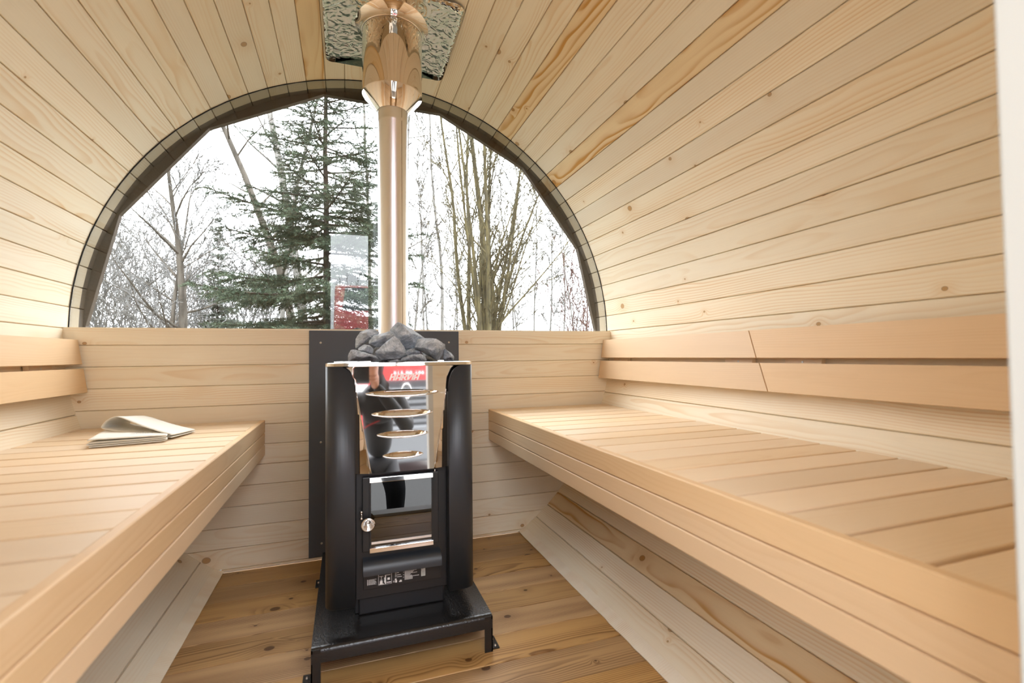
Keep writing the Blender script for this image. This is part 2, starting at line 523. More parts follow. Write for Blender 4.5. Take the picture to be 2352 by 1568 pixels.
# ------------------------------------------------------------------ benches
BZ = .52
def bench(name, s, label):
    b = thing(name, label, 'bench', (s*.68, 1.0, .39), 'long slatted benches')
    ys = [.235]
    yj = [1.295-.0873*i for i in range(13)][::-1]+[1.3825+.0873*i for i in range(7)]
    if s < 0:
        yj = [.771-.0873*i for i in range(7)][::-1][:-1]+[.771+.0885*i for i in range(14)]
    yj = [y for y in yj if .22 < y < 1.90]+[1.916]
    xe = halfchord(BZ)-.0025
    x0, x1 = .4315, xe
    for a, c in zip(yj[:-1], yj[1:]):
        w_ = c-a
        me = board_mesh('slat', x1-x0, w_, .028, .0016, M_BENCH, None, .0040, .020)
        put('slat', me, frame(Vector((s*(x0+x1)/2, (a+c)/2, BZ+random.uniform(-.0004, .0004))), Vector((s, 0, 0)), Vector((0, s, 0)), Vector((0, 0, 1))), b)
    for (za, zb) in ((.520, .4738), (.4724, .4338), (.4324, .394)):
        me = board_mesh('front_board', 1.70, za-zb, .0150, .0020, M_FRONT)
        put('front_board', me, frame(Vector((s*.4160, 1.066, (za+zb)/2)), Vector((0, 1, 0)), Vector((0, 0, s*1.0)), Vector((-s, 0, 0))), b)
    for yq in (.30, 1.05, 1.86):
        box('bearer', min(s*.432, s*.90), max(s*.432, s*.90), yq-.02, yq+.02, .44, .4912, M_BENCH, b, .001)
    return b
bench('bench', 1, 'long slatted wooden bench with bare top, right of the stove')
bench('bench', -1, 'long slatted wooden bench with a folded cloth on top, left of the stove')
# ------------------------------------------------------------------ backrests
def backrest(label, s, cut, far, blocks):
    """two leaning boards on blocks; far: runs to the back wall, else to the door end"""
    b = thing('backrest', label, 'backrest', (s*.96, 1.4 if far else .6, .63), 'backrests above the benches')
    for (zt, xt, zb, xb, ct, cb) in ((.804, .9735, .7255, .9605, cut[0], cut[1]), (.7110, .9575, .6350, .9455, cut[2], cut[3])):
        zc_ = (zt+zb)/2; xc_ = (xt+xb)/2
        Yv = Vector((s*(xt-xb), 0, zt-zb)); wd = Yv.length; Yv.normalize()
        X = Vector((0, 1, 0)) if s > 0 else Vector((0, -1, 0))
        Z = X.cross(Yv)
        yc = 1.4 if far else .6
        def ends(y, wd=wd, ct=ct, cb=cb, yc=yc):
            f = (y+wd/2)/wd
            c = cb+(ct-cb)*f
            e = (c-yc, 1.912-yc) if far else (.225-yc, c-.004-yc)
            return e if s > 0 else (-e[1], -e[0])
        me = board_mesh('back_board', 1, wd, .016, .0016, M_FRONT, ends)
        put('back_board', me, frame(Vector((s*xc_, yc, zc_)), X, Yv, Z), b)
    for (y0, y1) in blocks:
        def xs(z): return .9455+(z-.635)*(.9735-.9455)/(.804-.635)+.0165
        V = []
        for yq in (y0, y1):
            for z in (.650, .790):
                V += [(s*xs(z), yq, z), (s*(halfchord(z)-.001), yq, z)]
        F = [(0, 1, 3, 2), (4, 6, 7, 5), (0, 4, 5, 1), (2, 3, 7, 6), (0, 2, 6, 4), (1, 5, 7, 3)]
        bl = mesh('block', V, F, M_BENCH, b)
        ysc = (y0+y1)/2
        V = []
        c = Vector((s*(xs(.7165)-.0006), ysc, .7165))
        for k in range(10):
            a = 2*math.pi*k/10
            V.append(c+Vector((0, .0030*math.cos(a), .0030*math.sin(a))))
        for k in range(10):
            a = 2*math.pi*k/10
            V.append(c+Vector((s*.002, .0030*math.cos(a), .0030*math.sin(a))))
        mesh('screw', V, [tuple(range(10)), tuple(range(19, 9, -1))]+[(k, (k+1) % 10, (k+1) % 10+10, k+10) for k in range(10)], M_SCREW, bl)
backrest('short two-board backrest ending at the window wall, right bench, far half', 1, (1.085, 1.048, 1.035, .998), True, [(1.745, 1.855), (1.09, 1.195)])
backrest('long two-board backrest nearest the white door frame, right bench', 1, (1.085, 1.048, 1.035, .998), False, [(.875, .98), (.30, .40)])
backrest('two-board backrest above the left bench, beside the folded cloth', -1, (.60, .56, .55, .51), True, [(1.70, 1.81), (.68, .78)])
# ------------------------------------------------------------------ heat board on the wall
hs_ = thing('heat_shield', 'dark grey heat board screwed to the wall behind the stove', 'heat shield', (.01, 1.918, .011))
box('board', -.271, .2915, 1.9135, 1.9185, .011, .8415, M_SHIELD, hs_, .0006)
def screw(x, y, z, par, r_=.0042, n=10, axis='y'):
    lathe('screw', [(0.0001, .0014), (r_*.45, .0014), (r_*.5, .0004), (r_*.9, .0011), (r_, 0)], n, M_SCREW, par, (x, y, z), axis)
for (x, z) in ((-.231, .796), (-.230, .428), (-.227, .059), (.251, .797), (.251, .428), (.251, .059)):
    screw(x, 1.9133, z, hs_)
# ------------------------------------------------------------------ stand
SX = -.005
st = thing('stove_stand', 'low black hammered steel stand under the stove', 'stand', (SX, 1.45, 0))
prof = [(1.74, .0), (1.748, .082), (1.74, .090), (1.1870, .0905), (1.1835, .0900), (1.1803, .0887), (1.1777, .0866), (1.1758, .0838), (1.1748, .0800), (1.1745, .058), (1.177, .058), (1.177, .082), (1.186, .087), (1.738, .087), (1.738, .0)]
V, F = [], []
for x in (SX-.211, SX+.211):
    V += [(x, y, z) for y, z in prof]
k = len(prof)
F = [(i, (i+1) % k, (i+1) % k+k, i+k) for i in range(k)]+[tuple(range(k-1, -1, -1)), tuple(range(k, 2*k))]
o = mesh('top_plate', V, F, M_HAMMER, st, None, True)
md = o.modifiers.new('split', 'EDGE_SPLIT'); md.split_angle = R(38)
for s in (-1, 1):
    xo, xi = SX+s*.2112, SX+s*.1905
    for (ya, yb, sgn) in ((1.1748, 1.215, 1), (1.745, 1.705, -1)):
        bm = bmesh.new()
        box_bm(bm, min(xo, xi), max(xo, xi), min(ya, ya+sgn*.003), max(ya, ya+sgn*.003), 0, .0875)
        box_bm(bm, min(xo, xo-s*.003), max(xo, xo-s*.003), min(ya, yb), max(ya, yb), 0, .0875)
        leg = from_bm('leg', bm, M_HAMMER, st)
        fl = box('foot_flange', min(xo-s*.001, xo+s*.020), max(xo-s*.001, xo+s*.020), min(ya+sgn*.006, yb+sgn*.02), max(ya+sgn*.006, yb+sgn*.02), 0, .0035, M_HAMMER, leg, .0008)
        for q in ((.016, .045) if sgn > 0 else (.03,)):
            lathe('bolt', [(.0001, .0032), (.0026, .0028), (.0036, 0)], 8, M_SCREW, leg, (xo+s*.011, ya+sgn*q, .0035))
    box('side_rail', min(xo, xo-s*.003), max(xo, xo-s*.003), 1.21, 1.71, .058, .0875, M_HAMMER, st)
# ------------------------------------------------------------------ stove
sv = thing('sauna_stove', 'black wood-burning sauna stove with polished steel front and stones on top', 'stove', (SX, 1.42, .09))
bm = bmesh.new()
box_bm(bm, -.112, .104, 1.285, 1.62, .0915, .70, .003)
box_bm(bm, -.1195, .1115, 1.2745, 1.30, .135, .462, .002)
from_bm('body', bm, M_BODY, sv)
def side_panel(s):
    cx_ = SX
    path = [(.116, 1.2405, .650), (.1165, 1.2400, .668), (.119, 1.2400, .684), (.124, 1.2400, .698), (.131, 1.2400, .708), (.139, 1.2400, .714), (.147, 1.2400, .7175), (.155, 1.2405, .7185)]
    for i in range(1, 9):
        a = R(90*i/8)
        path.append((.155+.028*math.sin(a), 1.2405+.028*(1-math.cos(a)), .7185))
    path += [(.183, 1.35, .7185), (.183, 1.62, .7185)]
    V, F = [], []
    for (x, y, zt) in path:
        V += [(cx_+s*x, y, .136), (cx_+s*x, y, .40), (cx_+s*x, y, zt)]
    for i in range(len(path)-1):
        for k in (0, 1):
            F.append((3*i+k, 3*i+3+k, 3*i+4+k, 3*i+1+k))
    o = mesh('side_panel', V, F, M_BLACK, sv, None, True)
    md = o.modifiers.new('thickness', 'SOLIDIFY'); md.thickness = .003; md.offset = -s if s > 0 else 1
    md.offset = 0
    # inner return so that the gap beside the door reads dark
    box('panel_return', min(cx_+s*.1155, cx_+s*.1185), max(cx_+s*.1155, cx_+s*.1185), 1.242, 1.30, .137, .648, M_BLACK, o)
    return o
side_panel(-1); side_panel(1)
# polished front with four lens slots
slots = [(.1, .650, .091, .0085), (.1, .5985, .077, .0092), (.1, .5465, .0640, .0085), (.1, .4940, .0500, .0083)]
def front_y(x, z):
    x = x-SX
    y = 1.2505+(z-.585)*.036+x*x*.14
    xf = .079+(z-.452)/(.655-.452)*.034
    if abs(x) > xf: y += (abs(x)-xf)*(.30 if z < .60 else .30-.22*min(1, (z-.60)/.055))
    if z > .700: y -= .0002*((z-.700)/.020)**2
    return y
V2, E2 = [], []
x0, x1, z0, z1 = SX-.150, SX+.150, .4520, .7185
def lens(cx_, cz, hw, hh, n=28):
    out = []
    for i in range(n):
        t = 2*math.pi*i/n
        c, s_ = math.cos(t), math.sin(t)
        out.append((cx_+hw*c, cz+hh*s_*(1-abs(c)**3*.35)))
    return out
bd = []
for i in range(25): bd.append((x0+(x1-x0)*i/24, z0))
for i in range(1, 25): bd.append((x1, z0+(z1-z0)*i/24))
for i in range(1, 25): bd.append((x1-(x1-x0)*i/24, z1))
for i in range(1, 24): bd.append((x0, z1-(z1-z0)*i/24))
V2 += bd; E2 += [(i, (i+1) % len(bd)) for i in range(len(bd))]
LO = []
for (_, cz, hw, hh) in slots:
    lp = lens(SX, cz, hw, hh); LO.append(lp); b0 = len(V2)
    V2 += lp; E2 += [(b0+i, b0+(i+1) % len(lp)) for i in range(len(lp))]
for i in range(1, 40):
    for j in range(1, 40):
        x = x0+(x1-x0)*i/40; z = z0+(z1-z0)*j/40
        if all((abs(x-SX)/(hw*1.02))**2+((z-cz)/(hh*1.25))**2 > 1 for (_, cz, hw, hh) in slots):
            V2.append((x, z))
for sgn in (-1, 1):
    b0 = len(V2)
    for i in range(31):
        t = i/30
        V2.append((SX+sgn*(.079+.034*t*.999), .4525+(.655-.4525)*t))
    E2 += [(b0+i, b0+i+1) for i in range(30)]
vo_, _, fo_, *_r = delaunay_2d_cdt([Vector(p) for p in V2], E2, [], 1, 1e-6)
keep = []
for f in fo_:
    cx_ = sum(vo_[i].x for i in f)/3; cz_ = sum(vo_[i].y for i in f)/3
    ins = False
    for (_, cz, hw, hh) in slots:
        c = (cx_-SX)/hw
        if abs(c) < 1:
            lim = hh*math.sqrt(1-c*c)*(1-abs(c)**3*.35)
            if abs(cz_-cz) < lim: ins = True
    if not ins: keep.append(tuple(f))
fr = mesh('steel_front', [(p.x, front_y(p.x, p.y), p.y) for p in vo_], keep, M_CHROME, sv)
me = fr.data
bm = bmesh.new(); bm.from_mesh(me); bmesh.ops.recalc_face_normals(bm, faces=bm.faces)
if sum(f.normal.y for f in bm.faces) > 0: bmesh.ops.reverse_faces(bm, faces=bm.faces)
bm.to_mesh(me); bm.free()
me.polygons.foreach_set('use_smooth', [True]*len(me.polygons))
nl = []
for v in me.vertices:
    x, z = v.co.x, v.co.z; e = .0008
    xx = x if abs(abs(x-SX)-(.079+(z-.452)/.203*.034)) > .0009 else x-math.copysign(.002, x-SX)
    gx = (front_y(xx+e, z)-front_y(xx-e, z))/(2*e); gz = (front_y(xx, z+e)-front_y(xx, z-e))/(2*e)
    nl.append(Vector((gx, -1, gz)).normalized())
me.normals_split_custom_set_from_vertices(nl)
for lp, (_, cz, hw, hh) in zip(LO, slots):
    # scooped louvre behind the slot and its rolled lower lip
    V, F = [], []
    n = len(lp)
    for (x, z) in lp: V.append((x, front_y(x, z), z))
    for (x, z) in lp: V.append((x, front_y(x, z)+.0005+.0105*(z-cz+hh)/(2*hh)*(1-abs((x-SX)/hw)**4), z))
    for i in range(n):
        j = (i+1) % n
        F.append((i, j, n+j, n+i))
    h2 = n//2
    for i in range(h2):
        a_, b_ = i, i+1
        c_, d_ = (n-b_) % n, (n-a_) % n
        F.append((n+a_, n+b_, n+c_, n+d_) if len({a_, b_, c_, d_}) == 4 else tuple(dict.fromkeys((n+a_, n+b_, n+c_, n+d_))))
    lv = mesh('louvre', V, F, M_CHROME, fr)
    low = [p for i, p in enumerate(lp) if i >= n//2]+[lp[0]]
    pts = [(x, front_y(x, z)-.0012, z-.0004) for x, z in low]
    rad = [.0008+.0017*math.sin(math.pi*min(1, max(0, .06+.88*i/(len(pts)-1)))) for i in range(len(pts))]
    tube('lip', pts, rad, 8, M_CHROME, lv)
# fold creases
for sgn in (-1, 1):
    pts = []
    for i in range(13):
        t = i/12; z = .4525+(.655-.4525)*t; x = SX+sgn*(.079+.034*t)
        pts.append((x, front_y(x, z)-.0003, z))
    tube('crease', pts, [.0022-.0012*i/12 for i in range(13)], 6, M_CHROME, fr)
# top rim: polished collar round the stone basin
def ring_rect(xh, yf, yb, rc, n=6):
    out = []
    for (cx_, cy_, a0) in ((xh-rc, yf+rc, -90), (xh-rc, yb-rc, 0), (-xh+rc, yb-rc, 90), (-xh+rc, yf+rc, 180)):
        for i in range(n+1):
            a = R(a0+90*i/n)
            out.append((SX+cx_+rc*math.cos(a), cy_+rc*math.sin(a)))
    return out
loops = []
for (xh, yf, yb, rc, z) in ((.1815, 1.2420, 1.620, .028, .7175), (.1850, 1.2380, 1.624, .031, .7190), (.1842, 1.2392, 1.6228, .030, .7266), (.182, 1.2412, 1.621, .029, .7278), (.176, 1.249, 1.615, .026, .7278), (.172, 1.253, 1.611, .024, .7240), (.150, 1.275, 1.540, .03, .690), (.120, 1.30, 1.520, .03, .640)):
    loops.append([(x, y, z) for x, y in ring_rect(xh, yf, yb, rc)])
V = [p for l_ in loops for p in l_]; n = len(loops[0]); F = []
for r_ in range(len(loops)-1):
    for i in range(n):
        j = (i+1) % n
        F.append((r_*n+i, r_*n+j, r_*n+n+j, r_*n+n+i))
F.append(tuple((len(loops)-1)*n+i for i in range(n)))
o = mesh('top_rim', V, F, M_CHROME, sv, None, True)
md = o.modifiers.new('split', 'EDGE_SPLIT'); md.split_angle = R(50)
# logo, slanted bold capitals
def logo():
    gl = {
        'H': [[(0, 0), (.22, 0), (.22, 1), (0, 1)], [(.48, 0), (.70, 0), (.70, 1), (.48, 1)], [(.22, .40), (.48, .40), (.48, .62), (.22, .62)]],
        'A': [[(0, 0), (.22, 0), (.22, .80), (0, .74)], [(.48, 0), (.70, 0), (.70, 1), (.48, 1)], [(0, .74), (.48, .80), (.48, 1), (.24, 1)], [(.22, .26), (.48, .26), (.48, .46), (.22, .46)]],
        'R': [[(0, 0), (.22, 0), (.22, 1), (0, 1)], [(.22, .80), (.62, .80), (.70, .90), (.62, 1), (.22, 1)], [(.48, .52), (.70, .60), (.70, .90), (.48, .80)], [(.22, .34), (.54, .34), (.70, .60), (.48, .54), (.22, .54)], [(.26, .34), (.48, .34), (.74, 0), (.50, 0)]],
        'V': [[(0, 1), (.22, 1), (.30, .32), (.34, 0), (.12, 0)], [(.30, .32), (.56, 1), (.80, 1), (.34, 0)]],
        'I': [[(0, 0), (.20, 0), (.20, 1), (0, 1)]],
    }
    bm = bmesh.new()
    xcur = 0
    adv = [('H', .78), ('A', .76), ('R', .70), ('V', .72), ('I', .24), ('A', .72)]
    tot = sum(a for _, a in adv)
    H_, Wd = .0165, .079
    for ch, ad in adv:
        for poly in gl[ch]:
            vs = []
            for (px, py) in poly:
                u = (xcur+px)/tot*Wd*.93+py*H_*.33
                x, z = SX+.008-.0415+u, .6815+py*H_
                vs.append(bm.verts.new((x, front_y(x, z)-.0007, z)))
            bm.faces.new(vs)
        xcur += ad
    for f in bm.faces:
        f.normal_update()
        if f.normal.y > 0: f.normal_flip()
    return from_bm('logo', bm, M_PRINT, fr)
logo()
# door
dr = box('door', SX-.0985, SX+.0920, 1.2605, 1.2745, .2560, .4400, M_BODY, sv, .0015)
# cut look: recessed dark firebox pane set proud in the frame
gx0, gx1 = SX-.0800, SX+.0750
box('firebox', gx0+.002, gx1-.002, 1.2596, 1.2606, .268, .427, M_FIRE, dr)
box('glass', gx0, gx1, 1.2570, 1.2592, .266, .4285, M_FIREGLASS, dr)
box('top_trim', gx0-.0015, gx1+.0015, 1.2520, 1.2604, .4275, .4395, M_CHROME, dr, .0008)
box('bottom_trim', gx0-.0015, gx1+.0015, 1.2520, 1.2604, .2545, .2665, M_CHROME, dr, .0008)
box('inner_strip', gx0+.003, gx1-.003, 1.2560, 1.2569, .2745, .2800, M_PIPE, dr)
for s_, xx in ((-1, gx0), (1, gx1)):
    box('side_trim', xx-.002, xx+.002, 1.2555, 1.2604, .266, .4280, M_BODY, dr, .0005)
# spiral knob
kn = (SX-.0860, 1.246, .3305)
V, F = [], []
pts, rad = [], []
for i in range(120):
    t = i/119
    a = 2*math.pi*5*t
    rr_ = .0155-.0075*t
    pts.append((kn[0]+rr_*math.cos(a), kn[1]-.012+.020*t, kn[2]+rr_*math.sin(a)))
    rad.append(.0021)
tube_geo(pts, rad, 7, V, F)
tube_geo([(kn[0], kn[1]+.006, kn[2]), (kn[0], kn[1]+.016, kn[2])], .006, 10, V, F)
kb = mesh('knob', V, F, M_CHROME, dr, None, True)
V, F = [], []
tube_geo([(SX-.1015, 1.2555, .3580), (SX-.1005, 1.253, .350), (SX-.1000, 1.2555, .342)], .0016, 6, V, F)
for zz_ in (.3580, .3420):
    tube_geo([(SX-.1010, 1.2500, zz_), (SX-.1010, 1.2515, zz_), (SX-.1010, 1.255, zz_), (SX-.1010, 1.262, zz_)], [.0015, .0034, .0036, .0032], 8, V, F)
mesh('latch', V, F, M_CHROME, dr, None, True)
lathe('hinge_pin', [(.0001, .012), (.0014, .0115), (.0014, 0)], 8, M_CHROME, dr, (SX+.083, 1.262, .438))
# ash drawer hood and label
V, F = [], []
pf = [(1.2750, .2375), (1.2640, .2365), (1.2530, .2320), (1.2455, .2240), (1.2420, .2140), (1.2415, .2035), (1.2440, .2030), (1.2700, .2030)]
for x in (SX-.0975, SX+.0965):
    V += [(x, y, z) for y, z in pf]
k = len(pf)
F = [(i, i+k, i+1+k, i+1) for i in range(k-1)]+[tuple(range(k)), tuple(range(2*k-1, k-1, -1))]
o = mesh('ash_drawer', V, F, M_BLACK, sv, None, True)
md = o.modifiers.new('split', 'EDGE_SPLIT'); md.split_angle = R(40)
lp_ = box('label_plate', SX-.0960, SX+.0975, 1.2690, 1.2745, .1600, .2030, M_BODY, sv, .0006)
LBX, LBY = SX-.0960, 1.2686
bm = bmesh.new()
def q(x, z, w_, h_):
    vs = [bm.verts.new((LBX+a, LBY, .160+b)) for a, b in ((x, z), (x+w_, z), (x+w_, z+h_), (x, z+h_))]
    bm.faces.new(vs)
rg = random.Random(3)
for i in range(7):
    q(.009, .0225-i*.0020, .0016, .0014)
    xx = .0120
    while xx < .028+rg.uniform(-.004, .004):
        w_ = rg.uniform(.0015, .004); q(xx, .0227-i*.0020, w_, .0008); xx += w_+.0006
for (a, b, w_, h_) in ((.036, .0065, .0006, .026), (.068, .0065, .0006, .026), (.036, .0065, .0326, .0006), (.036, .032, .0326, .0006),
                       (.038, .027, .010, .0008), (.0428, .021, .0010, .006), (.041, .018, .0045, .0012), (.0425, .0165, .0009, .002), (.040, .0135, .006, .003), (.0395, .0085, .0065, .005), (.038, .0075, .011, .0016),
                       (.052, .0075, .0024, .022), (.0525, .0285, .013, .0010), (.058, .0165, .006, .0055), (.056, .0095, .011, .0020), (.050, .0115, .002, .003), (.050, .0155, .002, .003), (.050, .020, .002, .003),
                       (.0775, .0195, .0005, .0125), (.0800, .0195, .0005, .0125), (.0775, .0315, .003, .0005), (.0820, .030, .0045, .0010), (.0820, .0245, .0090, .0010), (.0820, .0195, .0115, .0010),
                       (.0720, .0105, .004, .0008), (.0720, .0080, .005, .0008), (.0775, .0065, .0042, .0060), (.0765, .0130, .0040, .0035), (.0870, .0065, .0070, .0026), (.0890, .0095, .0045, .0018)):
    q(a, b, w_, h_)
for i in range(12):
    L_ = (.018, .028, .022, .018, .031, .014, .014, .016, .034, .020, .019, .018)[i]
    xx = .1010; z = .0330-i*.0021
    while xx < .1010+L_:
        w_ = rg.uniform(.0012, .0034); q(xx, z, w_, .0011); xx += w_+.0005
    if i in (2, 5, 8): q(.0975, z, .0016, .0012)
from_bm('printed_text', bm, M_PRINT, lp_)
bm = bmesh.new()
bm.faces.new([bm.verts.new((LBX+a, LBY-.0002, .160+b)) for a, b in ((.1430, .0125), (.1535, .0125), (.1535, .0350), (.1430, .0350))])
stk = from_bm('sticker', bm, M_WHITE, lp_)
bm = bmesh.new()
for i in range(5):
    for j in range(3):
        if rg.random() < .7:
            a, b = .1448+i*.0015, .0308+j*.0012
            bm.faces.new([bm.verts.new((LBX+x, LBY-.0004, .160+z)) for x, z in ((a, b), (a+.0010, b), (a+.0010, b+.0008), (a, b+.0008))])
for i in range(9):
    for xx in (.1462, .1495):
        b = .0142+i*.0014
        bm.faces.new([bm.verts.new((LBX+x, LBY-.0004, .160+z)) for x, z in ((xx, b), (xx+.0014, b), (xx+.0014, b+.0008), (xx, b+.0008))])
from_bm('sticker_print', bm, M_SEAL, lp_)
box('plinth', SX-.116, SX+.114, 1.298, 1.61, .0912, .1380, M_BODY, sv, .0015)
# ------------------------------------------------------------------ chimney
PX, PY = .003, 1.59
ch = thing('chimney_pipe', 'brushed steel chimney pipe with mirror sleeve rising from the stove', 'chimney', (PX, PY, .66))
lathe('pipe', [(.0474, .64), (.0474, 1.498), (.0482, 1.501), (.0485, 1.505), (.0482, 1.509), (.0476, 1.511), (.0480, 1.60)], 64, M_PIPE, ch, (PX, PY, 0))
ax = R(-58)
tube('seam', [(PX+.0474*math.cos(ax), PY+.0474*math.sin(ax), .66), (PX+.0474*math.cos(ax), PY+.0474*math.sin(ax), 1.54)], .0007, 6, plain('dark_seam', (.25, .17, .13), .4, 1.0), ch)
sl_ = lathe('sleeve', [(.0485, 1.540), (.0490, 1.5400), (.0945, 1.5915), (.0958, 1.5945), (.0955, 1.598), (.0955, 1.8020)], 72, M_SLEEVE, ch, (PX, PY, 0))
md = sl_.modifiers.new('split', 'EDGE_SPLIT'); md.split_angle = R(25)
lathe('collar', [(.0962, 1.7985), (.0975, 1.7985), (.0985, 1.803), (.106, 1.816), (.135, 1.832)], 72, M_SLEEVE, ch, (PX, PY, 0))
# polished sheet on the ceiling
V2 = []
hw, rc = .2085, .03
for (cx_, cy_, a0) in ((hw-rc, 1.40+rc, -90), (hw-rc, 1.823-rc, 0), (-hw+rc, 1.823-rc, 90), (-hw+rc, 1.40+rc, 180)):
    for i in range(7):
        a_ = R(a0+90*i/6)
        V2.append((cx_+rc*math.cos(a_), cy_+rc*math.sin(a_)))
E2 = [(i, (i+1) % len(V2)) for i in range(len(V2))]
for i in range(-8, 9):
    for j in range(1, 10): V2.append((i*.0236, 1.40+.0423*j))
vo_, _, fo_, *_r = delaunay_2d_cdt([Vector(p) for p in V2], E2, [], 1, 1e-6)
def plate_z(x): return math.sqrt(.9935**2-x*x)-FLZ
pl = mesh('ceiling_plate', [(p.x, p.y, plate_z(p.x)) for p in vo_], [tuple(f) for f in fo_], M_PLATE, None, None, True)
md = pl.modifiers.new('thickness', 'SOLIDIFY'); md.thickness = .0015; md.offset = 0
tag(pl, 'wavy mirror-polished steel sheet on the ceiling round the chimney', 'ceiling plate')
def at(px, py, Y):
    """photograph pixel -> point on the plane at depth Y"""
    d = r2*((px-1176)/1100.04) - u2*((py-784)/1100.04) + fw
    return CAMP + d*((Y-CAMP.y)/d.y)
# ------------------------------------------------------------------ stones
def stonemat():
    m, nt, p = newmat('grey_sauna_stone')
    N = NT(nt)
    tc = N.n('ShaderNodeTexCoord'); oi = N.n('ShaderNodeObjectInfo')
    mp = N.n('ShaderNodeMapping'); N.l(tc.outputs['Object'], mp.inputs[0])
    N.l(N.comb(N.math('MULTIPLY', oi.outputs['Random'], 6.3), N.math('MULTIPLY', oi.outputs['Random'], 17.0), 0.3), mp.inputs['Rotation'])
    sc = N.n('ShaderNodeVectorMath', operation='MULTIPLY'); N.l(mp.outputs[0], sc.inputs[0]); sc.inputs[1].default_value = (60, 60, 260)
    a = N.noise(sc.outputs[0], 1, 4, .65)
    b = N.noise(mp.outputs[0], 38, 4, .6)
    c = N.noise(mp.outputs[0], 420, 2, .6)
    v = N.math('ADD', N.math('ADD', N.math('MULTIPLY', a, .5), N.math('MULTIPLY', b, .35)), N.math('MULTIPLY', c, .25))
    col = N.ramp(v, [(.32, (.085, .10, .12)), (.47, (.28, .315, .36)), (.57, (.43, .475, .53)), (.70, (.72, .76, .80))])
    N.l(col, p.inputs['Base Color']); p.inputs['Roughness'].default_value = .75
    bp = N.n('ShaderNodeBump'); bp.inputs['Strength'].default_value = .5; bp.inputs['Distance'].default_value = .002
    N.l(v, bp.inputs['Height']); N.l(bp.outputs[0], p.inputs['Normal'])
    return m
M_STONE = stonemat()
def stone(label, prof, Y, dep, seed, group='stones piled on the stove'):
    """prof: silhouette in photograph pixels; depth dep about the plane Y gives it a body"""
    rng = random.Random(seed)
    P = [at(px, py, Y) for px, py in prof]
    c = sum(P, Vector())/len(P)
    pts = []
    for p in P:
        q = p-c
        pts += [q+Vector((0, rng.uniform(-.18, .18)*dep, 0)), q*.93+Vector((0, rng.uniform(.05, .3)*dep, 0))]
    for k in range(3):
        f = rng.uniform(.15, .5); p = rng.choice(P)-c
        pts.append(p*f+Vector((rng.uniform(-.004, .004), -dep*rng.uniform(.36, .5), rng.uniform(-.004, .004))))
    for k in range(3):
        f = rng.uniform(.2, .6); p = rng.choice(P)-c
        pts.append(p*f+Vector((0, dep*rng.uniform(.35, .5), 0)))
    bm = bmesh.new()
    for p in pts: bm.verts.new(p)
    res = bmesh.ops.convex_hull(bm, input=bm.verts[:])
    bmesh.ops.delete(bm, geom=[g for g in res['geom_interior'] if isinstance(g, bmesh.types.BMVert)], context='VERTS')
    bmesh.ops.bevel(bm, geom=bm.edges[:], offset=.0016, segments=1, affect='EDGES')
    bmesh.ops.triangulate(bm, faces=bm.faces[:])
    for it in range(2):
        bmesh.ops.subdivide_edges(bm, edges=[e for e in bm.edges if e.calc_length() > .007], cuts=1, use_grid_fill=False)
        bmesh.ops.triangulate(bm, faces=bm.faces[:])
    for v in bm.verts:
        n_ = noise.noise_vector(v.co*55+Vector((seed, 0, 0)))*.0022 + noise.noise_vector(v.co*160+Vector((0, seed, 0)))*.0010
        v.co += n_
    bmesh.ops.recalc_face_normals(bm, faces=bm.faces[:])
    o = from_bm('sauna_stone', bm, M_STONE, None, Matrix.Translation(c))
    return tag(o, label, 'stone', group)
def cr(*p): return [(780+x*.12755, 720+y*.12755) for x, y in p]
stone('large pointed grey stone at the peak of the pile, in front of the pipe', cr((1050, 145), (900, 290), (1020, 330), (1030, 520), (1200, 640), (1420, 600), (1530, 440), (1300, 280)), 1.40, .085, 11)
stone('broad grey stone on the right slope of the pile, with a rusty edge', cr((1400, 460), (1540, 440), (1740, 460), (1900, 560), (1920, 640), (1800, 845), (1720, 830), (1540, 720), (1340, 610)), 1.345, .08, 12)
stone('small pale stone at the right end of the pile', cr((1900, 630), (1990, 690), (2065, 780), (2040, 850), (1880, 845), (1870, 740)), 1.345, .045, 13)
stone('triangular grey stone in the middle front of the pile', cr((980, 400), (860, 490), (640, 690), (690, 800), (760, 845), (1060, 815), (1205, 720), (1180, 600), (1060, 470)), 1.315, .065, 14)
stone('rounded grey stone leaning left of the peak stone', cr((520, 500), (600, 400), (760, 345), (900, 310), (1000, 400), (880, 490), (700, 610), (520, 550)), 1.375, .065, 15)
stone('brown-sided grey stone at the upper left back of the pile', cr((375, 325), (500, 280), (640, 290), (730, 350), (600, 420), (430, 540), (275, 640), (290, 460)), 1.42, .07, 16)
stone('small wedge of stone between the two stones at the left end', cr((430, 555), (560, 570), (610, 620), (600, 720), (440, 700), (335, 668), (330, 640)), 1.335, .045, 17)
stone('low light-veined stone at the front left end of the pile', cr((190, 650), (280, 650), (500, 720), (660, 760), (690, 800), (640, 862), (150, 862), (160, 740)), 1.305, .055, 18)
stone('flat stone half under the broad stone, front right of the rim', cr((1120, 800), (1300, 735), (1480, 730), (1560, 790), (1565, 862), (1080, 862)), 1.305, .05, 19)
stone('thin slab of stone lying on the front rim below the triangular stone', cr((880, 862), (960, 838), (1050, 825), (1110, 850), (1080, 880), (900, 880)), 1.300, .035, 20)
stone('dark stone in the hollow behind the flat front right stone', cr((1200, 690), (1300, 620), (1430, 640), (1520, 740), (1400, 800), (1220, 780)), 1.36, .05, 21)
stone('shadowed stone deep under the middle of the pile', cr((560, 660), (760, 560), (1300, 600), (1780, 700), (1800, 900), (560, 900)), 1.43, .085, 22)
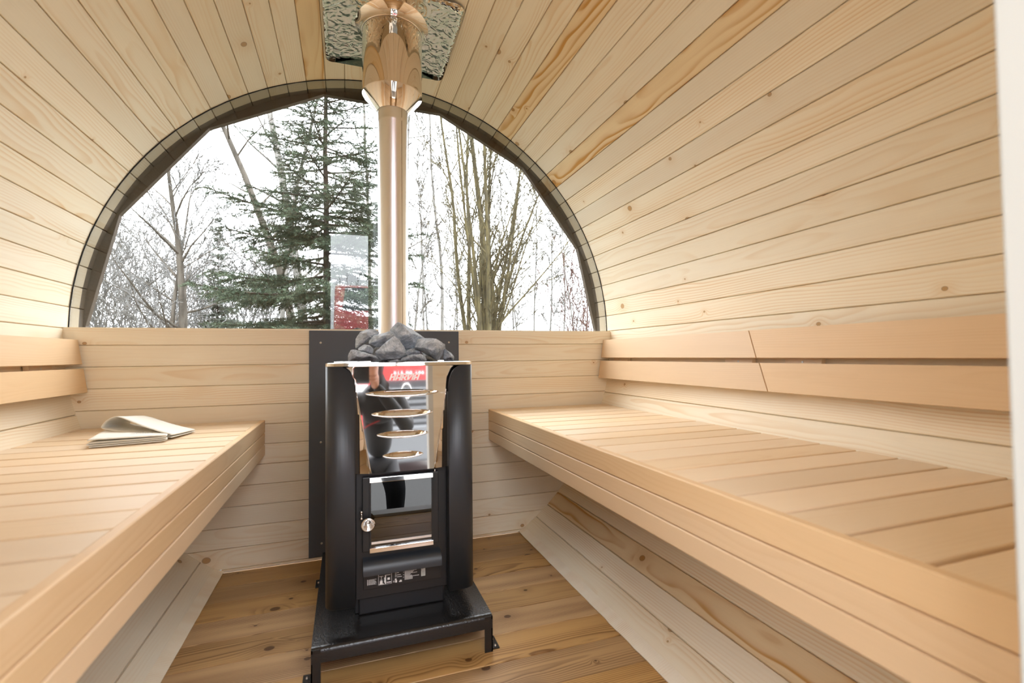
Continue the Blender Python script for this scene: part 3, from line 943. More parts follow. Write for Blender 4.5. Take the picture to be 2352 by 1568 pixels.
# ------------------------------------------------------------------ cloths
def clothmat():
    m, nt, p = newmat('off_white_linen')
    N = NT(nt)
    tc = N.n('ShaderNodeTexCoord')
    p.inputs['Base Color'].default_value = (.80, .77, .70, 1)
    p.inputs['Roughness'].default_value = .9
    w = N.noise(tc.outputs['Object'], 900, 1)
    b = N.n('ShaderNodeBump'); b.inputs['Strength'].default_value = .2; b.inputs['Distance'].default_value = .0005
    N.l(w, b.inputs['Height']); N.l(b.outputs[0], p.inputs['Normal'])
    return m
M_CLOTH = clothmat()
M_INK = plain('faint_grey_print', (.42, .42, .42), .9)
def sheet(name, prof, o, ux, vx, taper, thick, label, group, skew=0.0):
    """folded cloth: profile (u, h) swept along vx; taper scales the far end"""
    # smooth the profile with Chaikin
    pr_ = prof
    for _ in range(3):
        nw = [pr_[0]]
        for a_, b_ in zip(pr_[:-1], pr_[1:]):
            nw += [tuple(.75*x+.25*y for x, y in zip(a_, b_)), tuple(.25*x+.75*y for x, y in zip(a_, b_))]
        nw.append(pr_[-1]); pr_ = nw
    V, F = [], []
    nv = 10
    for j in range(nv+1):
        t = j/nv
        for (u, h) in pr_:
            uu = u*(1+(taper-1)*t)+skew*t
            wob = noise.noise((u*30, t*2, h*90))*.0012
            V.append(o+ux*uu+vx*t+Vector((0, 0, h*(1-.25*t)+max(0, wob)+.0008)))
    n_ = len(pr_)
    for j in range(nv):
        for i in range(n_-1):
            F.append((j*n_+i, j*n_+i+1, j*n_+n_+i+1, j*n_+n_+i))
    ob = mesh('folded_cloth', V, F, M_CLOTH, None, None, True)
    md = ob.modifiers.new('thickness', 'SOLIDIFY'); md.thickness = thick; md.offset = 0
    tag(ob, label, 'cloth', group)
    return ob
A = Vector((-.752, 1.482, BZ)); B_ = Vector((-.596, 1.522, BZ))
c1 = sheet('folded_cloth', [(.02, .0022), (.9, .0022), (1.0, .0030), (1.0, .0070), (.9, .0075), (.03, .0068), (-.005, .0078), (-.005, .0110), (.05, .0125), (.85, .0115), (.99, .0128), (1.0, .0155), (.9, .0172), (.05, .0210), (.0, .0195)],
           A, B_-A, Vector((-.055, .235, 0)), .98, .0022, 'flat folded off-white cloth with faint grey print, lower of the two on the left bench', 'folded cloths on the left bench')
A2 = Vector((-.805, 1.692, BZ+.019)); B2 = Vector((-.594, 1.552, BZ+.004))
c2 = sheet('folded_cloth', [(1.0, .0020), (.8, .0018), (.4, .0020), (.08, .0022), (-.01, .006), (.0, .013), (.08, .031), (.18, .043), (.30, .042), (.60, .024), (.86, .0135), (.995, .0105), (.995, .0070), (.90, .0062)],
           A2, B2-A2, Vector((.024, .124, -.003)), 1.0, .0022, 'arched folded off-white cloth leaning over the flat one on the left bench', 'folded cloths on the left bench')
bm = bmesh.new()
rg = random.Random(5)
ux = (B_-A); vx = Vector((-.055, .235, 0))
for row, (u0, u1) in enumerate(((.38, .78), (.46, .62))):
    u = u0
    while u < u1:
        w_ = rg.uniform(.012, .03); v0 = .30+row*.13; h_ = .045
        pts = [(u, v0), (u+w_, v0), (u+w_, v0+h_), (u, v0+h_)]
        bm.faces.new([bm.verts.new(A+ux*(a_*.99)+vx*b_+Vector((0, 0, (.0218-.0038*a_)*(1-.25*b_)+.0012))) for a_, b_ in pts])
        u += w_+.008
from_bm('faded_print', bm, M_INK, c1)
# ------------------------------------------------------------------ outdoors
GZ = -.42
def groundmat():
    m, nt, p = newmat('frosty_grass_ground')
    N = NT(nt)
    tc = N.n('ShaderNodeTexCoord')
    a = N.noise(tc.outputs['Object'], .35, 4); b = N.noise(tc.outputs['Object'], 9, 4, .7)
    c1_ = N.mix(N.smooth(a, .4, .6), (.026, .036, .013), (.060, .038, .022))
    c2_ = N.mix(N.math('MULTIPLY', b, .7), c1_, (.10, .092, .075))
    N.l(c2_, p.inputs['Base Color']); p.inputs['Roughness'].default_value = .95
    return m
V = [(-70, -70, GZ), (70, -70, GZ), (70, 70, GZ), (-70, 70, GZ)]
tag(mesh('ground', V, [(0, 1, 2, 3)], groundmat()), kind='structure')
def gravelmat():
    m, nt, p = newmat('pale_gravel_yard')
    N = NT(nt)
    tc = N.n('ShaderNodeTexCoord')
    b = N.noise(tc.outputs['Object'], 40, 4, .7)
    N.l(N.mix(b, (.19, .185, .175), (.31, .305, .29)), p.inputs['Base Color']); p.inputs['Roughness'].default_value = .95
    return m
tag(box('gravel_yard', -6, 7, -7, -.6, GZ+.001, GZ+.02, gravelmat()), kind='structure')

def barkmat(name, c0, c1, sc=(18, 18, 3), birch=False):
    m, nt, p = newmat(name)
    N = NT(nt)
    tc = N.n('ShaderNodeTexCoord')
    mp = N.n('ShaderNodeVectorMath', operation='MULTIPLY'); N.l(tc.outputs['Object'], mp.inputs[0]); mp.inputs[1].default_value = sc
    f = N.noise(mp.outputs[0], 1, 4, .65)
    col = N.mix(N.smooth(f, .35, .65), c0, c1)
    if birch:
        mp2 = N.n('ShaderNodeVectorMath', operation='MULTIPLY'); N.l(tc.outputs['Object'], mp2.inputs[0]); mp2.inputs[1].default_value = (5, 5, 16)
        g = N.noise(mp2.outputs[0], 1, 3, .6)
        col = N.mix(N.smooth(g, .56, .66), col, (.02, .018, .016))
    N.l(col, p.inputs['Base Color']); p.inputs['Roughness'].default_value = .9
    return m
M_BARK = barkmat('grey_brown_bark', (.035, .029, .022), (.095, .082, .066))
M_MOSS = barkmat('mossy_green_bark', (.035, .029, .014), (.105, .085, .034))
M_BIRCH = barkmat('birch_bark', (.11, .105, .095), (.22, .21, .195), birch=True)
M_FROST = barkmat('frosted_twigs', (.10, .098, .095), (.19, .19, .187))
M_TWIG = barkmat('dark_twigs', (.035, .030, .022), (.065, .055, .042))
M_MTWIG = barkmat('olive_twigs', (.045, .038, .016), (.085, .072, .032))
M_FAR = barkmat('distant_hazy_twigs', (.085, .082, .076), (.14, .138, .13))  # distance haze put into the pale grey bark colour
M_RED = barkmat('red_brown_shoots', (.045, .012, .010), (.09, .03, .022))
M_NEEDLE = barkmat('spruce_needles', (.022, .042, .020), (.075, .105, .062), (3, 3, 3))
M_NEEDLE_F = barkmat('frosted_needles', (.06, .078, .056), (.13, .15, .125), (3, 3, 3))
M_SBARK = barkmat('spruce_bark', (.014, .009, .006), (.038, .025, .018))

def grow(rng, V, F, V2_, F2_, p, d, L, r, depth, P):
    """one branch as a polyline with its children; thick limbs go to V/F, twigs to V2_/F2_"""
    seg = max(3, int(L/P['seg'])) if depth else max(6, int(L/P['seg']))
    seg = min(seg, 16)
    pts, rad, dirs = [p.copy()], [r], [d.copy()]
    for i in range(seg):
        w = P['wob']*(1.0 if depth else .35)
        d = (d + Vector((rng.gauss(0, w), rng.gauss(0, w), rng.gauss(0, w)+(P['lift'] if depth else .02)))).normalized()
        p = p + d*(L/seg)
        pts.append(p.copy()); dirs.append(d.copy())
        rad.append(max(P['rmin'], r*(1-.93*(i+1)/seg)))
    if depth <= P.get('thick', 1): tube_geo(pts, rad, 7 if depth == 0 else 5, V, F, False)
    else: tube_geo(pts, rad, 3, V2_, F2_, False)
    if depth >= P['depth']: return
    n_ = P['n'][depth]
    for k in range(n_):
        t = P['from'][depth] + (1-P['from'][depth])*(k+rng.random())/n_
        i = min(seg-1, int(t*seg)); f = t*seg-i
        q = pts[i].lerp(pts[i+1], f)
        ax_ = dirs[i]
        pe = ax_.cross(Vector((rng.gauss(0, 1), rng.gauss(0, 1), rng.gauss(0, 1))))
        if pe.length < 1e-4: continue
        pe.normalize()
        an = P['ang'][depth]*rng.uniform(.7, 1.25)
        nd = (ax_*math.cos(an)+pe*math.sin(an)).normalized()
        rr_ = max(P['rmin'], (r*(1-.93*t))*P.get('rk', .5)*rng.uniform(.7, 1))
        grow(rng, V, F, V2_, F2_, q, nd, L*P['len'][depth]*rng.uniform(.6, 1.1)*(1-.55*t), rr_, depth+1, P)
BASE = dict(seg=.30, wob=.10, lift=.05, rmin=.0028, depth=3, n=[16, 6, 4], ang=[.8, .75, .7], len=[.36, .5, .5])
BASE['from'] = [.18, .15, .15]
def bare_tree(label, stems, P, mat, tmat, seed, group=None, name='bare_tree'):
    P = dict(P); P['rmin'] = .00056*max(4, abs(stems[0][0].y))*P.get('tw', 1)
    """stems: (base point, top point, base radius)"""
    rng = random.Random(seed)
    b0 = stems[0][0]
    root = thing(name, label, 'tree', (b0.x, b0.y, GZ), group)
    V2_, F2_ = [], []
    for (b, t, r) in stems:
        V, F = [], []
        grow(rng, V, F, V2_, F2_, b.copy(), (t-b).normalized(), (t-b).length, r, 0, P)
        mesh('trunk', V, F, mat, root, None, True)
    tw = mesh('twigs', V2_, F2_, tmat, root)
    tw['kind'] = 'stuff'
    return root
def base_at(px, Y):
    p = at(px, 760, Y); return Vector((p.x, p.y, GZ))
def stem(pb, pt, Y, r, dY=0.0):
    """from the ground below pixel pb up through pixel pt (px, py), extended"""
    a = at(pb[0], pb[1], Y); t = at(pt[0], pt[1], Y+dY)
    d = t-a
    g = a - d*((a.z-GZ)/d.z)
    return (g, g+(t-g)*(1.45 if pt[1] < 300 else 1.12), r)
def P_(**k):
    q_ = dict(BASE); q_.update(k); return q_
# trees, nearest first; pixels only say in which direction each stands
bare_tree('leaning grey-barked tree with long sparse branches left of the spruce', [stem((640, 700), (505, 180), 9, .085)], P_(n=[15, 6, 3], len=[.26, .5, .45], ang=[1.0, .8, .7], lift=-.01, wob=.10), M_BARK, M_TWIG, 2)
bare_tree('frosted tree with upswept twigs, first from the window left edge', [stem((392, 740), (330, 330), 9.5, .10), stem((400, 740), (455, 440), 9.5, .055)], P_(n=[22, 9, 5], len=[.40, .5, .5], ang=[.85, .7, .7], lift=.045, wob=.10, rmin=.0032), M_BARK, M_FROST, 3)
bare_tree('slim straight birch behind the leaning tree', [stem((643, 740), (655, 120), 14, .075)], P_(n=[20, 5, 3], len=[.14, .5, .5], rmin=.0036), M_BIRCH, M_TWIG, 4)
bare_tree('pale birch with the thickest white trunk beside the spruce top', [stem((715, 740), (703, 60), 12, .12)], P_(n=[18, 7, 4], len=[.15, .5, .5], rmin=.0034), M_BIRCH, M_TWIG, 5)
bare_tree('thin birch seen between spruce and chimney pipe', [stem((850, 740), (838, 120), 12, .055)], P_(n=[18, 7, 4], len=[.16, .5, .5], rmin=.0034), M_BIRCH, M_TWIG, 6)
bare_tree('curving birch just right of the chimney pipe', [stem((915, 740), (968, 120), 11, .07)], P_(n=[18, 6, 3], len=[.22, .5, .5], ang=[1.0, .8, .7], lift=.0, rmin=.0032), M_BIRCH, M_TWIG, 7)
for i, (a_, b_, Y_, r_, lb) in enumerate((((951, 740), (968, 430), 16, .05, 'short dark birch closest to the pipe, low in the window'), ((972, 740), (966, 420), 16, .05, 'twin-lined birch second to the right of the pipe, low in the window'),
                                         ((1012, 740), (1006, 200), 17, .075, 'tall white birch alone right of the pipe'), ((1033, 745), (1045, 560), 16, .04, 'small brown sapling just right of the tall white birch'))):
    bare_tree(lb, [stem(a_, b_, Y_, r_)], P_(n=[18, 7, 4], len=[.2, .5, .5], rmin=.0038, ang=[.6, .7, .7]), M_BIRCH, M_TWIG, 20+i)
bare_tree('pair of straight moss-green stems, left part of the right-hand thicket', [stem((1072, 745), (1058, 200), 10, .06), stem((1082, 745), (1076, 230), 10, .055)], P_(n=[16, 6, 4], len=[.22, .55, .5], ang=[.55, .6, .6], lift=.05), M_MOSS, M_MTWIG, 8)
bare_tree('many-stemmed mossy tree fanning up in the middle of the right-hand thicket', [stem((1113, 745), (1104, 170), 9, .085), stem((1122, 745), (1128, 220), 9, .06), stem((1112, 745), (1060, 330), 9, .035), stem((1124, 745), (1190, 330), 9, .045), stem((1118, 745), (1085, 260), 9, .04), stem((1120, 745), (1150, 250), 9, .05), stem((1126, 745), (1215, 360), 9, .03)], P_(n=[14, 6, 4], len=[.24, .55, .5], ang=[.5, .6, .6], lift=.06), M_MOSS, M_MTWIG, 9)
bare_tree('dark mossy tree leaning right with one low branch, right-hand thicket', [stem((1142, 745), (1150, 330), 9.5, .085), stem((1150, 745), (1235, 400), 9.5, .07), stem((1152, 745), (1330, 560), 9.5, .04), stem((1148, 745), (1255, 330), 9.5, .045), stem((1146, 745), (1195, 300), 9.5, .05), stem((1152, 745), (1285, 430), 9.5, .03)], P_(n=[14, 6, 4], len=[.28, .55, .5], ang=[.55, .65, .6], lift=.05), M_MOSS, M_MTWIG, 10)
ORD = ('first', 'second', 'third', 'fourth', 'fifth', 'sixth', 'seventh', 'eighth', 'ninth')
fpx = sorted((1195, 1225, 1262, 1290, 1322, 1350, 1180, 1050, 985))
for i, (px, top, Y_) in enumerate(((1195, 400, 22), (1225, 360, 26), (1262, 420, 23), (1290, 380, 27), (1322, 470, 22), (1350, 520, 24), (1180, 330, 28), (1050, 360, 27), (985, 330, 26))):
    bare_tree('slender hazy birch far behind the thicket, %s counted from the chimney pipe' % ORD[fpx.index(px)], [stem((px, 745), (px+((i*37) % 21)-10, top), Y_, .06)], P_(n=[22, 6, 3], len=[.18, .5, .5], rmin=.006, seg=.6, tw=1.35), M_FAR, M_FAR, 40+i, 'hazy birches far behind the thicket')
for i, (px, top, Y_) in enumerate(((225, 600, 15), (262, 540, 17), (300, 570, 15), (420, 610, 16), (480, 640, 18), (560, 560, 19), (610, 520, 22))):
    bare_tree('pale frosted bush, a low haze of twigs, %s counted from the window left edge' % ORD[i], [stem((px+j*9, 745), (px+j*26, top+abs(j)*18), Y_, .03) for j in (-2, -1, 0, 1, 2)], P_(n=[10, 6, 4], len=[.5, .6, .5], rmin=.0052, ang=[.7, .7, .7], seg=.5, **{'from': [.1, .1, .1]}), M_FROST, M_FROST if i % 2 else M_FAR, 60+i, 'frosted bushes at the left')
for i, px in enumerate((1312, 1338, 1356)):
    bare_tree('thin red-brown shoots low in the window, %s counted back from its right end' % ORD[2-i], [stem((px+j*4, 745), (px+j*13, 600+abs(j)*22), 10, .009) for j in (-2, -1, 0, 1)], P_(n=[7, 3, 0], depth=2, len=[.35, .5, .5], ang=[.4, .5, .5], lift=.08), M_RED, M_RED, 80+i, 'red shoots at the right end of the window', name='sapling')
bare_tree('mossy tree trunk at the far left edge of the window', [stem((196, 740), (190, 300), 8.5, .09)], P_(n=[6, 5, 4], len=[.2, .5, .5]), M_MOSS, M_MTWIG, 90)

def spruce(label, bp, H, w, whorls, seed, nmat, dens=1.0, nlen=.030, nwid=.0042, spread=1.0):
    rng = random.Random(seed); nr = np.random.default_rng(seed)
    root = thing('spruce', label, 'tree', bp)
    V, F = [], []
    tube_geo([Vector(bp)+Vector((rng.uniform(-.01, .01), 0, H*i/12)) for i in range(13)], [.0068*H*(1-.94*i/12) for i in range(13)], 8, V, F, False)
    mesh('trunk', V, F, M_SBARK, root, None, True)
    V, F = [], []
    segs = []
    for k in range(whorls):
        t = (k+rng.random()*.5)/whorls
        z0_ = H*(.05+.94*t)
        nb = rng.randint(5, 7)
        L_ = w*(1-t)**1.35*rng.uniform(.85, 1.1)+.05
        a0 = rng.random()*6.28
        for b in range(nb):
            a_ = a0+6.283*b/nb+rng.uniform(-.25, .25)
            Lb = L_*rng.uniform(.6, 1.2); z = z0_+rng.uniform(-.09, .09)
            up_ = -.25+.75*t
            d = Vector((math.cos(a_), math.sin(a_), up_)).normalized()
            p = Vector(bp)+Vector((0, 0, z))
            pts = [p.copy()]
            n_ = max(3, int(Lb/.16))
            for i in range(n_):
                d = (d+Vector((0, 0, .05*(i/n_-.1)))).normalized()
                p = p+d*(Lb/n_); pts.append(p.copy())
            tube_geo(pts, [.010*(1-.8*i/n_)*(Lb+.3) for i in range(n_+1)], 4, V, F, False)
            side = d.cross(Vector((0, 0, 1))).normalized()
            for i in range(len(pts)-1):
                segs.append((pts[i], pts[i+1]))
                if i < 1 and n_ > 4: continue
                for s in (-1, 1):
                    for rep in range(3 if t < .38 else 2 if t < .52 else 1):
                        f = rng.random()
                        q = pts[i].lerp(pts[i+1], f)
                        ls = (Lb-Lb*i/n_)*.45*rng.uniform(.6, 1.1)+.06
                        dd = ((pts[i+1]-pts[i]).normalized()*.75+side*s*.8+Vector((0, 0, rng.uniform(-.45, .15)))).normalized()
                        m1 = q+dd*ls*.5+Vector((0, 0, .01)); m2 = q+dd*ls+Vector((0, 0, -.05*ls))
                        tube_geo([q, m1, m2], [.004, .003, .0015], 3, V, F, False)
                        segs += [(q, m1), (m1, m2)]
                        if ls > .22:
                            for s3 in (-1, 1):
                                d3 = (dd*.8+dd.cross(Vector((0, 0, 1))).normalized()*s3*.7+Vector((0, 0, rng.uniform(-.3, .1)))).normalized()
                                e = m1+d3*ls*.38
                                tube_geo([m1, e], [.0025, .0012], 3, V, F, False); segs.append((m1, e))
    br = mesh('branches', V, F, M_SBARK, root); br['kind'] = 'stuff'
    A_ = np.array([[*a, *b] for a, b in segs]); a_, b_ = A_[:, :3], A_[:, 3:]
    ln = np.linalg.norm(b_-a_, axis=1)
    cnt = np.maximum(3, (ln*300*dens)).astype(int)
    idx = np.repeat(np.arange(len(segs)), cnt)
    f = nr.random(len(idx))[:, None]
    p = a_[idx]*(1-f)+b_[idx]*f
    t = (b_-a_)[idx]/ln[idx][:, None]
    rv = nr.normal(size=(len(idx), 3)); rv -= t*(rv*t).sum(1)[:, None]; rv /= np.linalg.norm(rv, axis=1)[:, None]
    dr_ = t*.75+rv*.8*spread; dr_ /= np.linalg.norm(dr_, axis=1)[:, None]
    nlv = nlen*nr.uniform(.6, 1.2, len(idx))[:, None]
    sd_ = np.cross(dr_, nr.normal(size=(len(idx), 3))); sd_ /= np.linalg.norm(sd_, axis=1)[:, None]
    v0 = p-sd_*nwid/2; v1 = p+sd_*nwid/2; v2 = p+dr_*nlv
    VV = np.stack([v0, v1, v2], 1).reshape(-1, 3).astype(np.float32)
    me = bpy.data.meshes.new('needles')
    nT = len(idx)
    me.vertices.add(3*nT); me.vertices.foreach_set('co', VV.ravel())
    me.loops.add(3*nT); me.loops.foreach_set('vertex_index', np.arange(3*nT, dtype=np.int32))
    me.polygons.add(nT); me.polygons.foreach_set('loop_start', np.arange(0, 3*nT, 3, dtype=np.int32))
    me.update(calc_edges=True); me.validate()
    me.materials.append(nmat)
    nd = put('needles', me, None, root); nd['kind'] = 'stuff'
    print('needles', nT)
    return root
p = base_at(748, 6.6)
spruce('big dark green spruce filling the middle of the window', (p.x, p.y, GZ), 7.6, 2.0, 38, 5, M_NEEDLE, .9, .040, .0060)
p = base_at(500, 17)
spruce('small grey-green frosted spruce far behind, left of the big spruce', (p.x, p.y, GZ), 5.6, 1.35, 26, 6, M_NEEDLE_F, .40, .075, .016)
p = base_at(560, 19)

tot = 0
for o in bpy.data.objects:
    if o.type == 'MESH': tot += sum(max(1, p_.loop_total-2) for p_ in o.data.polygons)
print('TRIS', tot)
# ------------------------------------------------------------------ yard behind the door: the photographer and a red van (seen in the polished steel)
M_JACKET = plain('black_jacket_cloth', (.012, .012, .014), .8)
M_TROUSER = plain('black_trouser_cloth', (.008, .008, .010), .85)
M_SKIN = plain('skin', (.52, .27, .19), .5)
M_HAIR = plain('dark_hair', (.02, .014, .010), .6)
M_CAMBODY = plain('black_camera_body', (.008, .008, .008), .4)
M_REDTAPE = plain('red_piping', (.35, .02, .02), .6)
pr = thing('person', 'person in black jacket and trousers stooping outside the door, mirrored in the steel', 'person', (-.12, -.72, GZ+.02))
def skin_body(name, pts, edges, mat, root, sub=2):
    me = bpy.data.meshes.new(name)
    me.from_pydata([p[:3] for p in pts], edges, [])
    me.update()
    o = bpy.data.objects.new(name, me)
    md = o.modifiers.new('skin', 'SKIN'); md.use_smooth_shade = True
    if not me.skin_vertices: 
        COL.objects.link(o)
        with bpy.context.temp_override(object=o, active_object=o):
            bpy.context.view_layer.objects.active = o
            bpy.ops.mesh.customdata_skin_add()
        COL.objects.unlink(o)
    for sv_, p in zip(me.skin_vertices[0].data, pts):
        sv_.radius = (p[3], p[4] if len(p) > 4 else p[3])
    for i, sv_ in enumerate(me.skin_vertices[0].data): sv_.use_root = (i == root)
    md2 = o.modifiers.new('sub', 'SUBSURF'); md2.levels = sub; md2.render_levels = sub
    COL.objects.link(o)
    dg = bpy.context.evaluated_depsgraph_get(); dg.update()
    me2 = bpy.data.meshes.new_from_object(o.evaluated_get(dg))
    COL.objects.unlink(o); bpy.data.objects.remove(o)
    me2.materials.clear(); me2.materials.append(mat)
    return put(name, me2, None, pr)
g_ = GZ+.02
BX = .11
BY = .12
B = [(-.12, -.86, .26, .13, .11), (-.125, -.72, .42, .13, .11), (-.13, -.56, .54, .15, .11), (-.135, -.46, .62, .11, .09), (-.14, -.385, .675, .055, .055), (-.141, -.31, .73, .05, .05),
     (-.31, -.48, .585, .075, .07), (-.37, -.33, .44, .055), (-.30, -.19, .57, .045), (-.232, -.110, .690, .032),
     (.03, -.48, .585, .075, .07), (.09, -.33, .44, .055), (.02, -.19, .57, .045), (-.050, -.110, .690, .032)]
E_ = [(0, 1), (1, 2), (2, 3), (3, 4), (4, 5), (3, 6), (6, 7), (7, 8), (8, 9), (3, 10), (10, 11), (11, 12), (12, 13)]
B = [((p[0]+.13)*1.12-.13 if i_ not in (9, 13) else p[0], p[1]+BY*(1 if i_ not in (8, 9, 12, 13) else .3 if i_ in (8, 12) else 0))+p[2:] for i_, p in enumerate(B)]
B = [(p[0]+BX*(1.0 if i_ not in (7, 8, 9, 11, 12, 13) else {7: .75, 8: .35, 9: 0, 11: .75, 12: .35, 13: 0}[i_]),)+p[1:] for i_, p in enumerate(B)]
skin_body('jacket', B, E_, M_JACKET, 0)
Lg = [(-.12, -.86, .25, .125, .11), (-.215, -.84, .17, .095), (-.27, -.60, -.06, .066), (-.25, -.74, -.27, .050), (-.25, -.78, g_+.05, .042), (-.26, -.68, g_+.034, .038), (-.265, -.58, g_+.028, .030),
      (-.025, -.84, .17, .095), (.03, -.58, -.05, .066), (.035, -.68, -.27, .050), (.035, -.72, g_+.05, .042), (.045, -.61, g_+.034, .038), (.05, -.52, g_+.028, .030)]
El = [(0, 1), (1, 2), (2, 3), (3, 4), (4, 5), (5, 6), (0, 7), (7, 8), (8, 9), (9, 10), (10, 11), (11, 12)]
Lg = [(p[0]+BX, p[1]+BY)+p[2:] for p in Lg]
skin_body('trousers', Lg, El, M_TROUSER, 0)
# head with a face turned to the viewfinder
bm = bmesh.new()
bmesh.ops.create_uvsphere(bm, u_segments=32, v_segments=24, radius=1)
HC = Vector((-.141+BX*.75, -.20, .86))
for v in bm.verts:
    c = v.co.copy()
    x, y, z = c.x*.074, c.y*.094, c.z*.112
    if z < 0: x *= 1-.22*(-c.z); y *= 1-.10*(-c.z)
    if c.y > .55:
        nx = math.exp(-((c.x/.16)**2)); nz = math.exp(-(((c.z+.12)/.20)**2))
        y += .020*nx*nz
        for ex in (-.38, .38): y -= .007*math.exp(-(((c.x-ex)/.17)**2+((c.z-.10)/.13)**2))
        y += .005*math.exp(-((c.x/.30)**2+((c.z+.52)/.07)**2)) - .004*math.exp(-((c.x/.32)**2+((c.z+.44)/.03)**2))
        y += .006*math.exp(-((c.x/.25)**2+((c.z+.80)/.12)**2))
    if abs(c.x) > .93 and abs(c.z+.05) < .3: x *= 1.16
    v.co = HC+Vector((x, y, z))
hd = from_bm('head', bm, M_SKIN, pr, None, True)
bm = bmesh.new(); bmesh.ops.create_uvsphere(bm, u_segments=28, v_segments=20, radius=1)
bmesh.ops.delete(bm, geom=[v for v in bm.verts if v.co.z < .05+.55*max(0, v.co.y)], context='VERTS')
for v in bm.verts: v.co = HC+Vector((v.co.x*.080, v.co.y*.100-.003, v.co.z*.119))
from_bm('hair', bm, M_HAIR, hd, None, True)
for ex in (-.028, .028):
    bm = bmesh.new(); bmesh.ops.create_uvsphere(bm, u_segments=10, v_segments=8, radius=.011)
    for v in bm.verts: v.co += HC+Vector((ex, .078, .011))
    from_bm('eye', bm, M_WHITE, hd, None, True)
# hands closing on the camera
def hand(s):
    V, F = [], []
    wr = Vector((-.141+s*.091, -.110, .690)); pc = Vector((-.141+s*.084, -.072, .730))
    tube_geo([wr, wr.lerp(pc, .5), pc, pc+Vector((-s*.002, .012, .022))], [.026, .030, .033, .024], 12, V, F)
    for k, (dz, ln) in enumerate(((.030, .060), (.012, .068), (-.006, .064), (-.022, .050))):
        a = pc+Vector((s*.006, .006, dz)); b = a+Vector((s*.004, ln*.45, .004)); c = b+Vector((-s*.020, ln*.22, .0)); d = c+Vector((-s*.022, ln*.05, -.002))
        tube_geo([a, b, c, d], [.0095, .009, .0082, .0062], 8, V, F)
    a = pc+Vector((-s*.012, -.006, -.018)); tube_geo([a, a+Vector((-s*.020, -.004, .016)), a+Vector((-s*.036, -.002, .034)), a+Vector((-s*.046, .0, .042))], [.012, .011, .0095, .007], 8, V, F)
    return mesh('hand', V, F, M_SKIN, pr, None, True)
hand(-1); hand(1)
bm = bmesh.new(); box_bm(bm, -.195, -.087, -.098, -.048, .698, .775, .006); box_bm(bm, -.166, -.116, -.095, -.050, .772, .795, .005)
cm = from_bm('camera', bm, M_CAMBODY, None)
tag(cm, 'black camera held up by the person outside the door, mirrored in the steel', 'camera')
lathe('lens', [(.0001, .006), (.024, .006), (.028, .010), (.033, .036), (.034, .048), (.031, .049), (.027, .046), (.0001, .044)], 28, M_CAMBODY, cm, (-.141, -.050, .742), 'y').rotation_euler = (0, 0, 0)
tube('cuff_piping', [(-.20, -.40, .42), (-.10, -.325, .47), (.0, -.312, .50), (.11, -.335, .52)], .004, 5, M_REDTAPE, pr)
# van
M_VAN = plain('red_van_paint', (.40, .025, .025), .3, coat=.1)
M_GREY = plain('grey_plastic_grille', (.09, .093, .097), .5)
M_DGREY = plain('dark_plastic', (.02, .02, .022), .5)
M_LAMP = plain('clear_lamp', (.75, .75, .75), .1)
M_AMBER = plain('amber_indicator', (.85, .25, .03), .3)
M_WIND = plain('dark_windscreen', (.02, .025, .03), .05)
VX, VY = .55, -3.3
vn = thing('van', 'red van with grey grille and phone number, mirrored in the steel front', 'van', (VX, VY-2, GZ+.02))
V, F = [], []
pf = [(0, -.10), (.05, .12), (.05, 1.08), (.01, 1.16), (-.10, 1.32), (-.75, 1.85), (-1.0, 1.91), (-4.2, 1.93), (-4.35, 1.83), (-4.4, -.10)]
for x in (VX-.86, VX+.86): V += [(x, VY+y, z) for y, z in pf]
k = len(pf)
F = [(i, (i+1) % k, (i+1) % k+k, i+k) for i in range(k)]+[tuple(range(k-1, -1, -1)), tuple(range(k, 2*k))]
bd_ = mesh('body', V, F, M_VAN, vn)
md = bd_.modifiers.new('bevel', 'BEVEL'); md.width = .04; md.segments = 3
box('bumper', VX-.88, VX+.88, VY+.0, VY+.10, -.16, .26, M_GREY, vn, .03)
gr = box('grille', VX-.62, VX+.62, VY+.03, VY+.062, .24, .79, M_DGREY, vn, .01)
for i in range(6): box('bar', VX-.61, VX+.61, VY+.055, VY+.085, .285+i*.075, .325+i*.075, M_GREY, gr, .006)
pts = [(VX+.085*math.cos(2*math.pi*i/24), VY+.092, .66+.085*math.sin(2*math.pi*i/24)) for i in range(25)]
tube('emblem', pts, .008, 6, M_CHROME, gr)
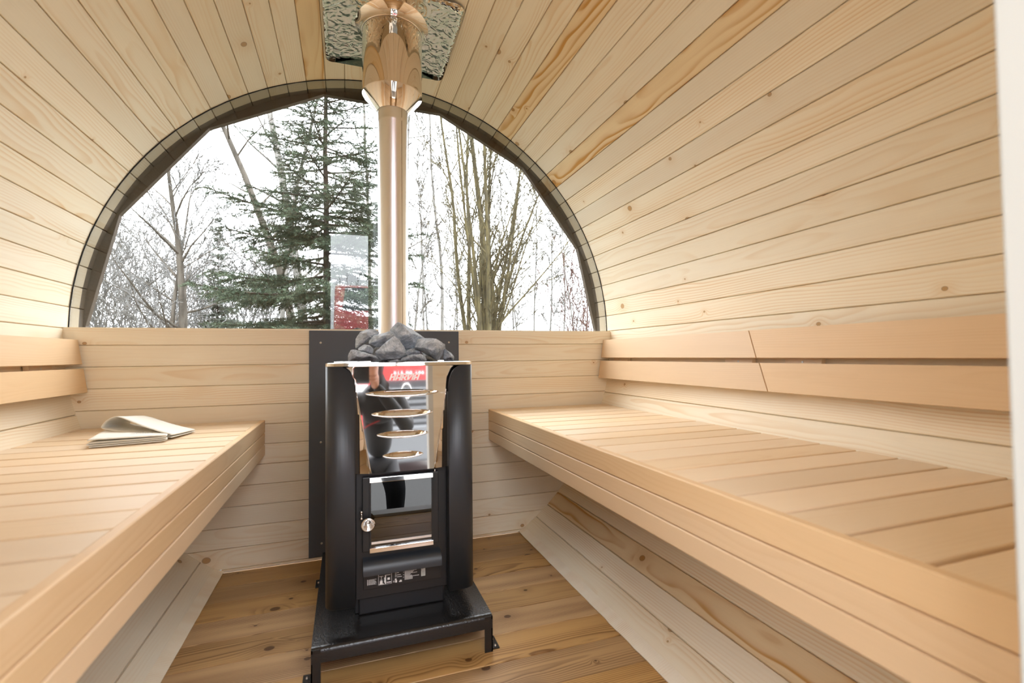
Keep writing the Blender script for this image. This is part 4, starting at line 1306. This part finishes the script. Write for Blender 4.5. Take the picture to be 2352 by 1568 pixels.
for s in (-1, 1):
    box('headlamp', VX+s*.74-.11, VX+s*.74+.11, VY+.02, VY+.066, .52, .74, M_LAMP, vn, .015)
    box('indicator', VX+s*.74-.11, VX+s*.74+.11, VY+.02, VY+.064, .43, .54, M_AMBER, vn, .01)
    for wy in (-.85, -3.5):
        w_ = lathe('wheel', [(.0001, -.10), (.20, -.10), (.31, -.09), (.33, -.05), (.33, .05), (.31, .09), (.20, .10), (.0001, .10)], 28, M_DGREY, vn, (VX+s*.80, VY+wy, GZ+.35), 'x')
nd = Vector((0, .65, -.57)); nd = Vector((0, -.65, .57)).normalized()
ws = mesh('windscreen', [(VX-.76, VY-.155, 1.34), (VX+.76, VY-.155, 1.34), (VX+.70, VY-.70, 1.82), (VX-.70, VY-.70, 1.82)], [(0, 1, 2, 3)], M_WIND, vn)
md = ws.modifiers.new('thickness', 'SOLIDIFY'); md.thickness = .03; md.offset = 0
fc = bpy.data.curves.new('phone_number', 'FONT'); fc.body = '0 659 22 015'; fc.size = .125; fc.align_x = 'CENTER'; fc.extrude = .002
fc.materials.append(M_PRINT)
_o = bpy.data.objects.new('text_tmp', fc); COL.objects.link(_o)
_me = bpy.data.meshes.new_from_object(_o.evaluated_get(bpy.context.evaluated_depsgraph_get())); bpy.data.objects.remove(_o)
_me.name = 'phone_number'
put('phone_number', _me, Matrix.Translation((VX+.10, VY+.060, .862)) @ Matrix.Rotation(math.pi, 4, 'Z') @ Matrix.Rotation(R(90), 4, 'X'), vn)
bare_tree('dark bare tree standing in the yard behind the van', [(Vector((-2.6, -9, GZ)), Vector((-2.2, -8.8, 5)), .10)], P_(), M_BARK, M_TWIG, 95)
bare_tree('dark bare tree behind the door, seen only mirrored in the window glass', [(Vector((.9, -8, GZ)), Vector((.7, -7.8, 5.5)), .09)], P_(), M_BARK, M_TWIG, 96)

for i, (x_, y_, h_) in enumerate(((-4.6, -8.2, 6.0), (-2.0, -10.5, 7.0), (1.2, -11.5, 7.5), (3.8, -9.6, 6.5), (6.2, -7.0, 6.0))):
    spruce('dark spruce across the yard behind the door, %s from the side of the left bench' % ORD[i], (x_, y_, GZ), h_, 1.9, 18, 200+i, M_NEEDLE, .22, .09, .022)
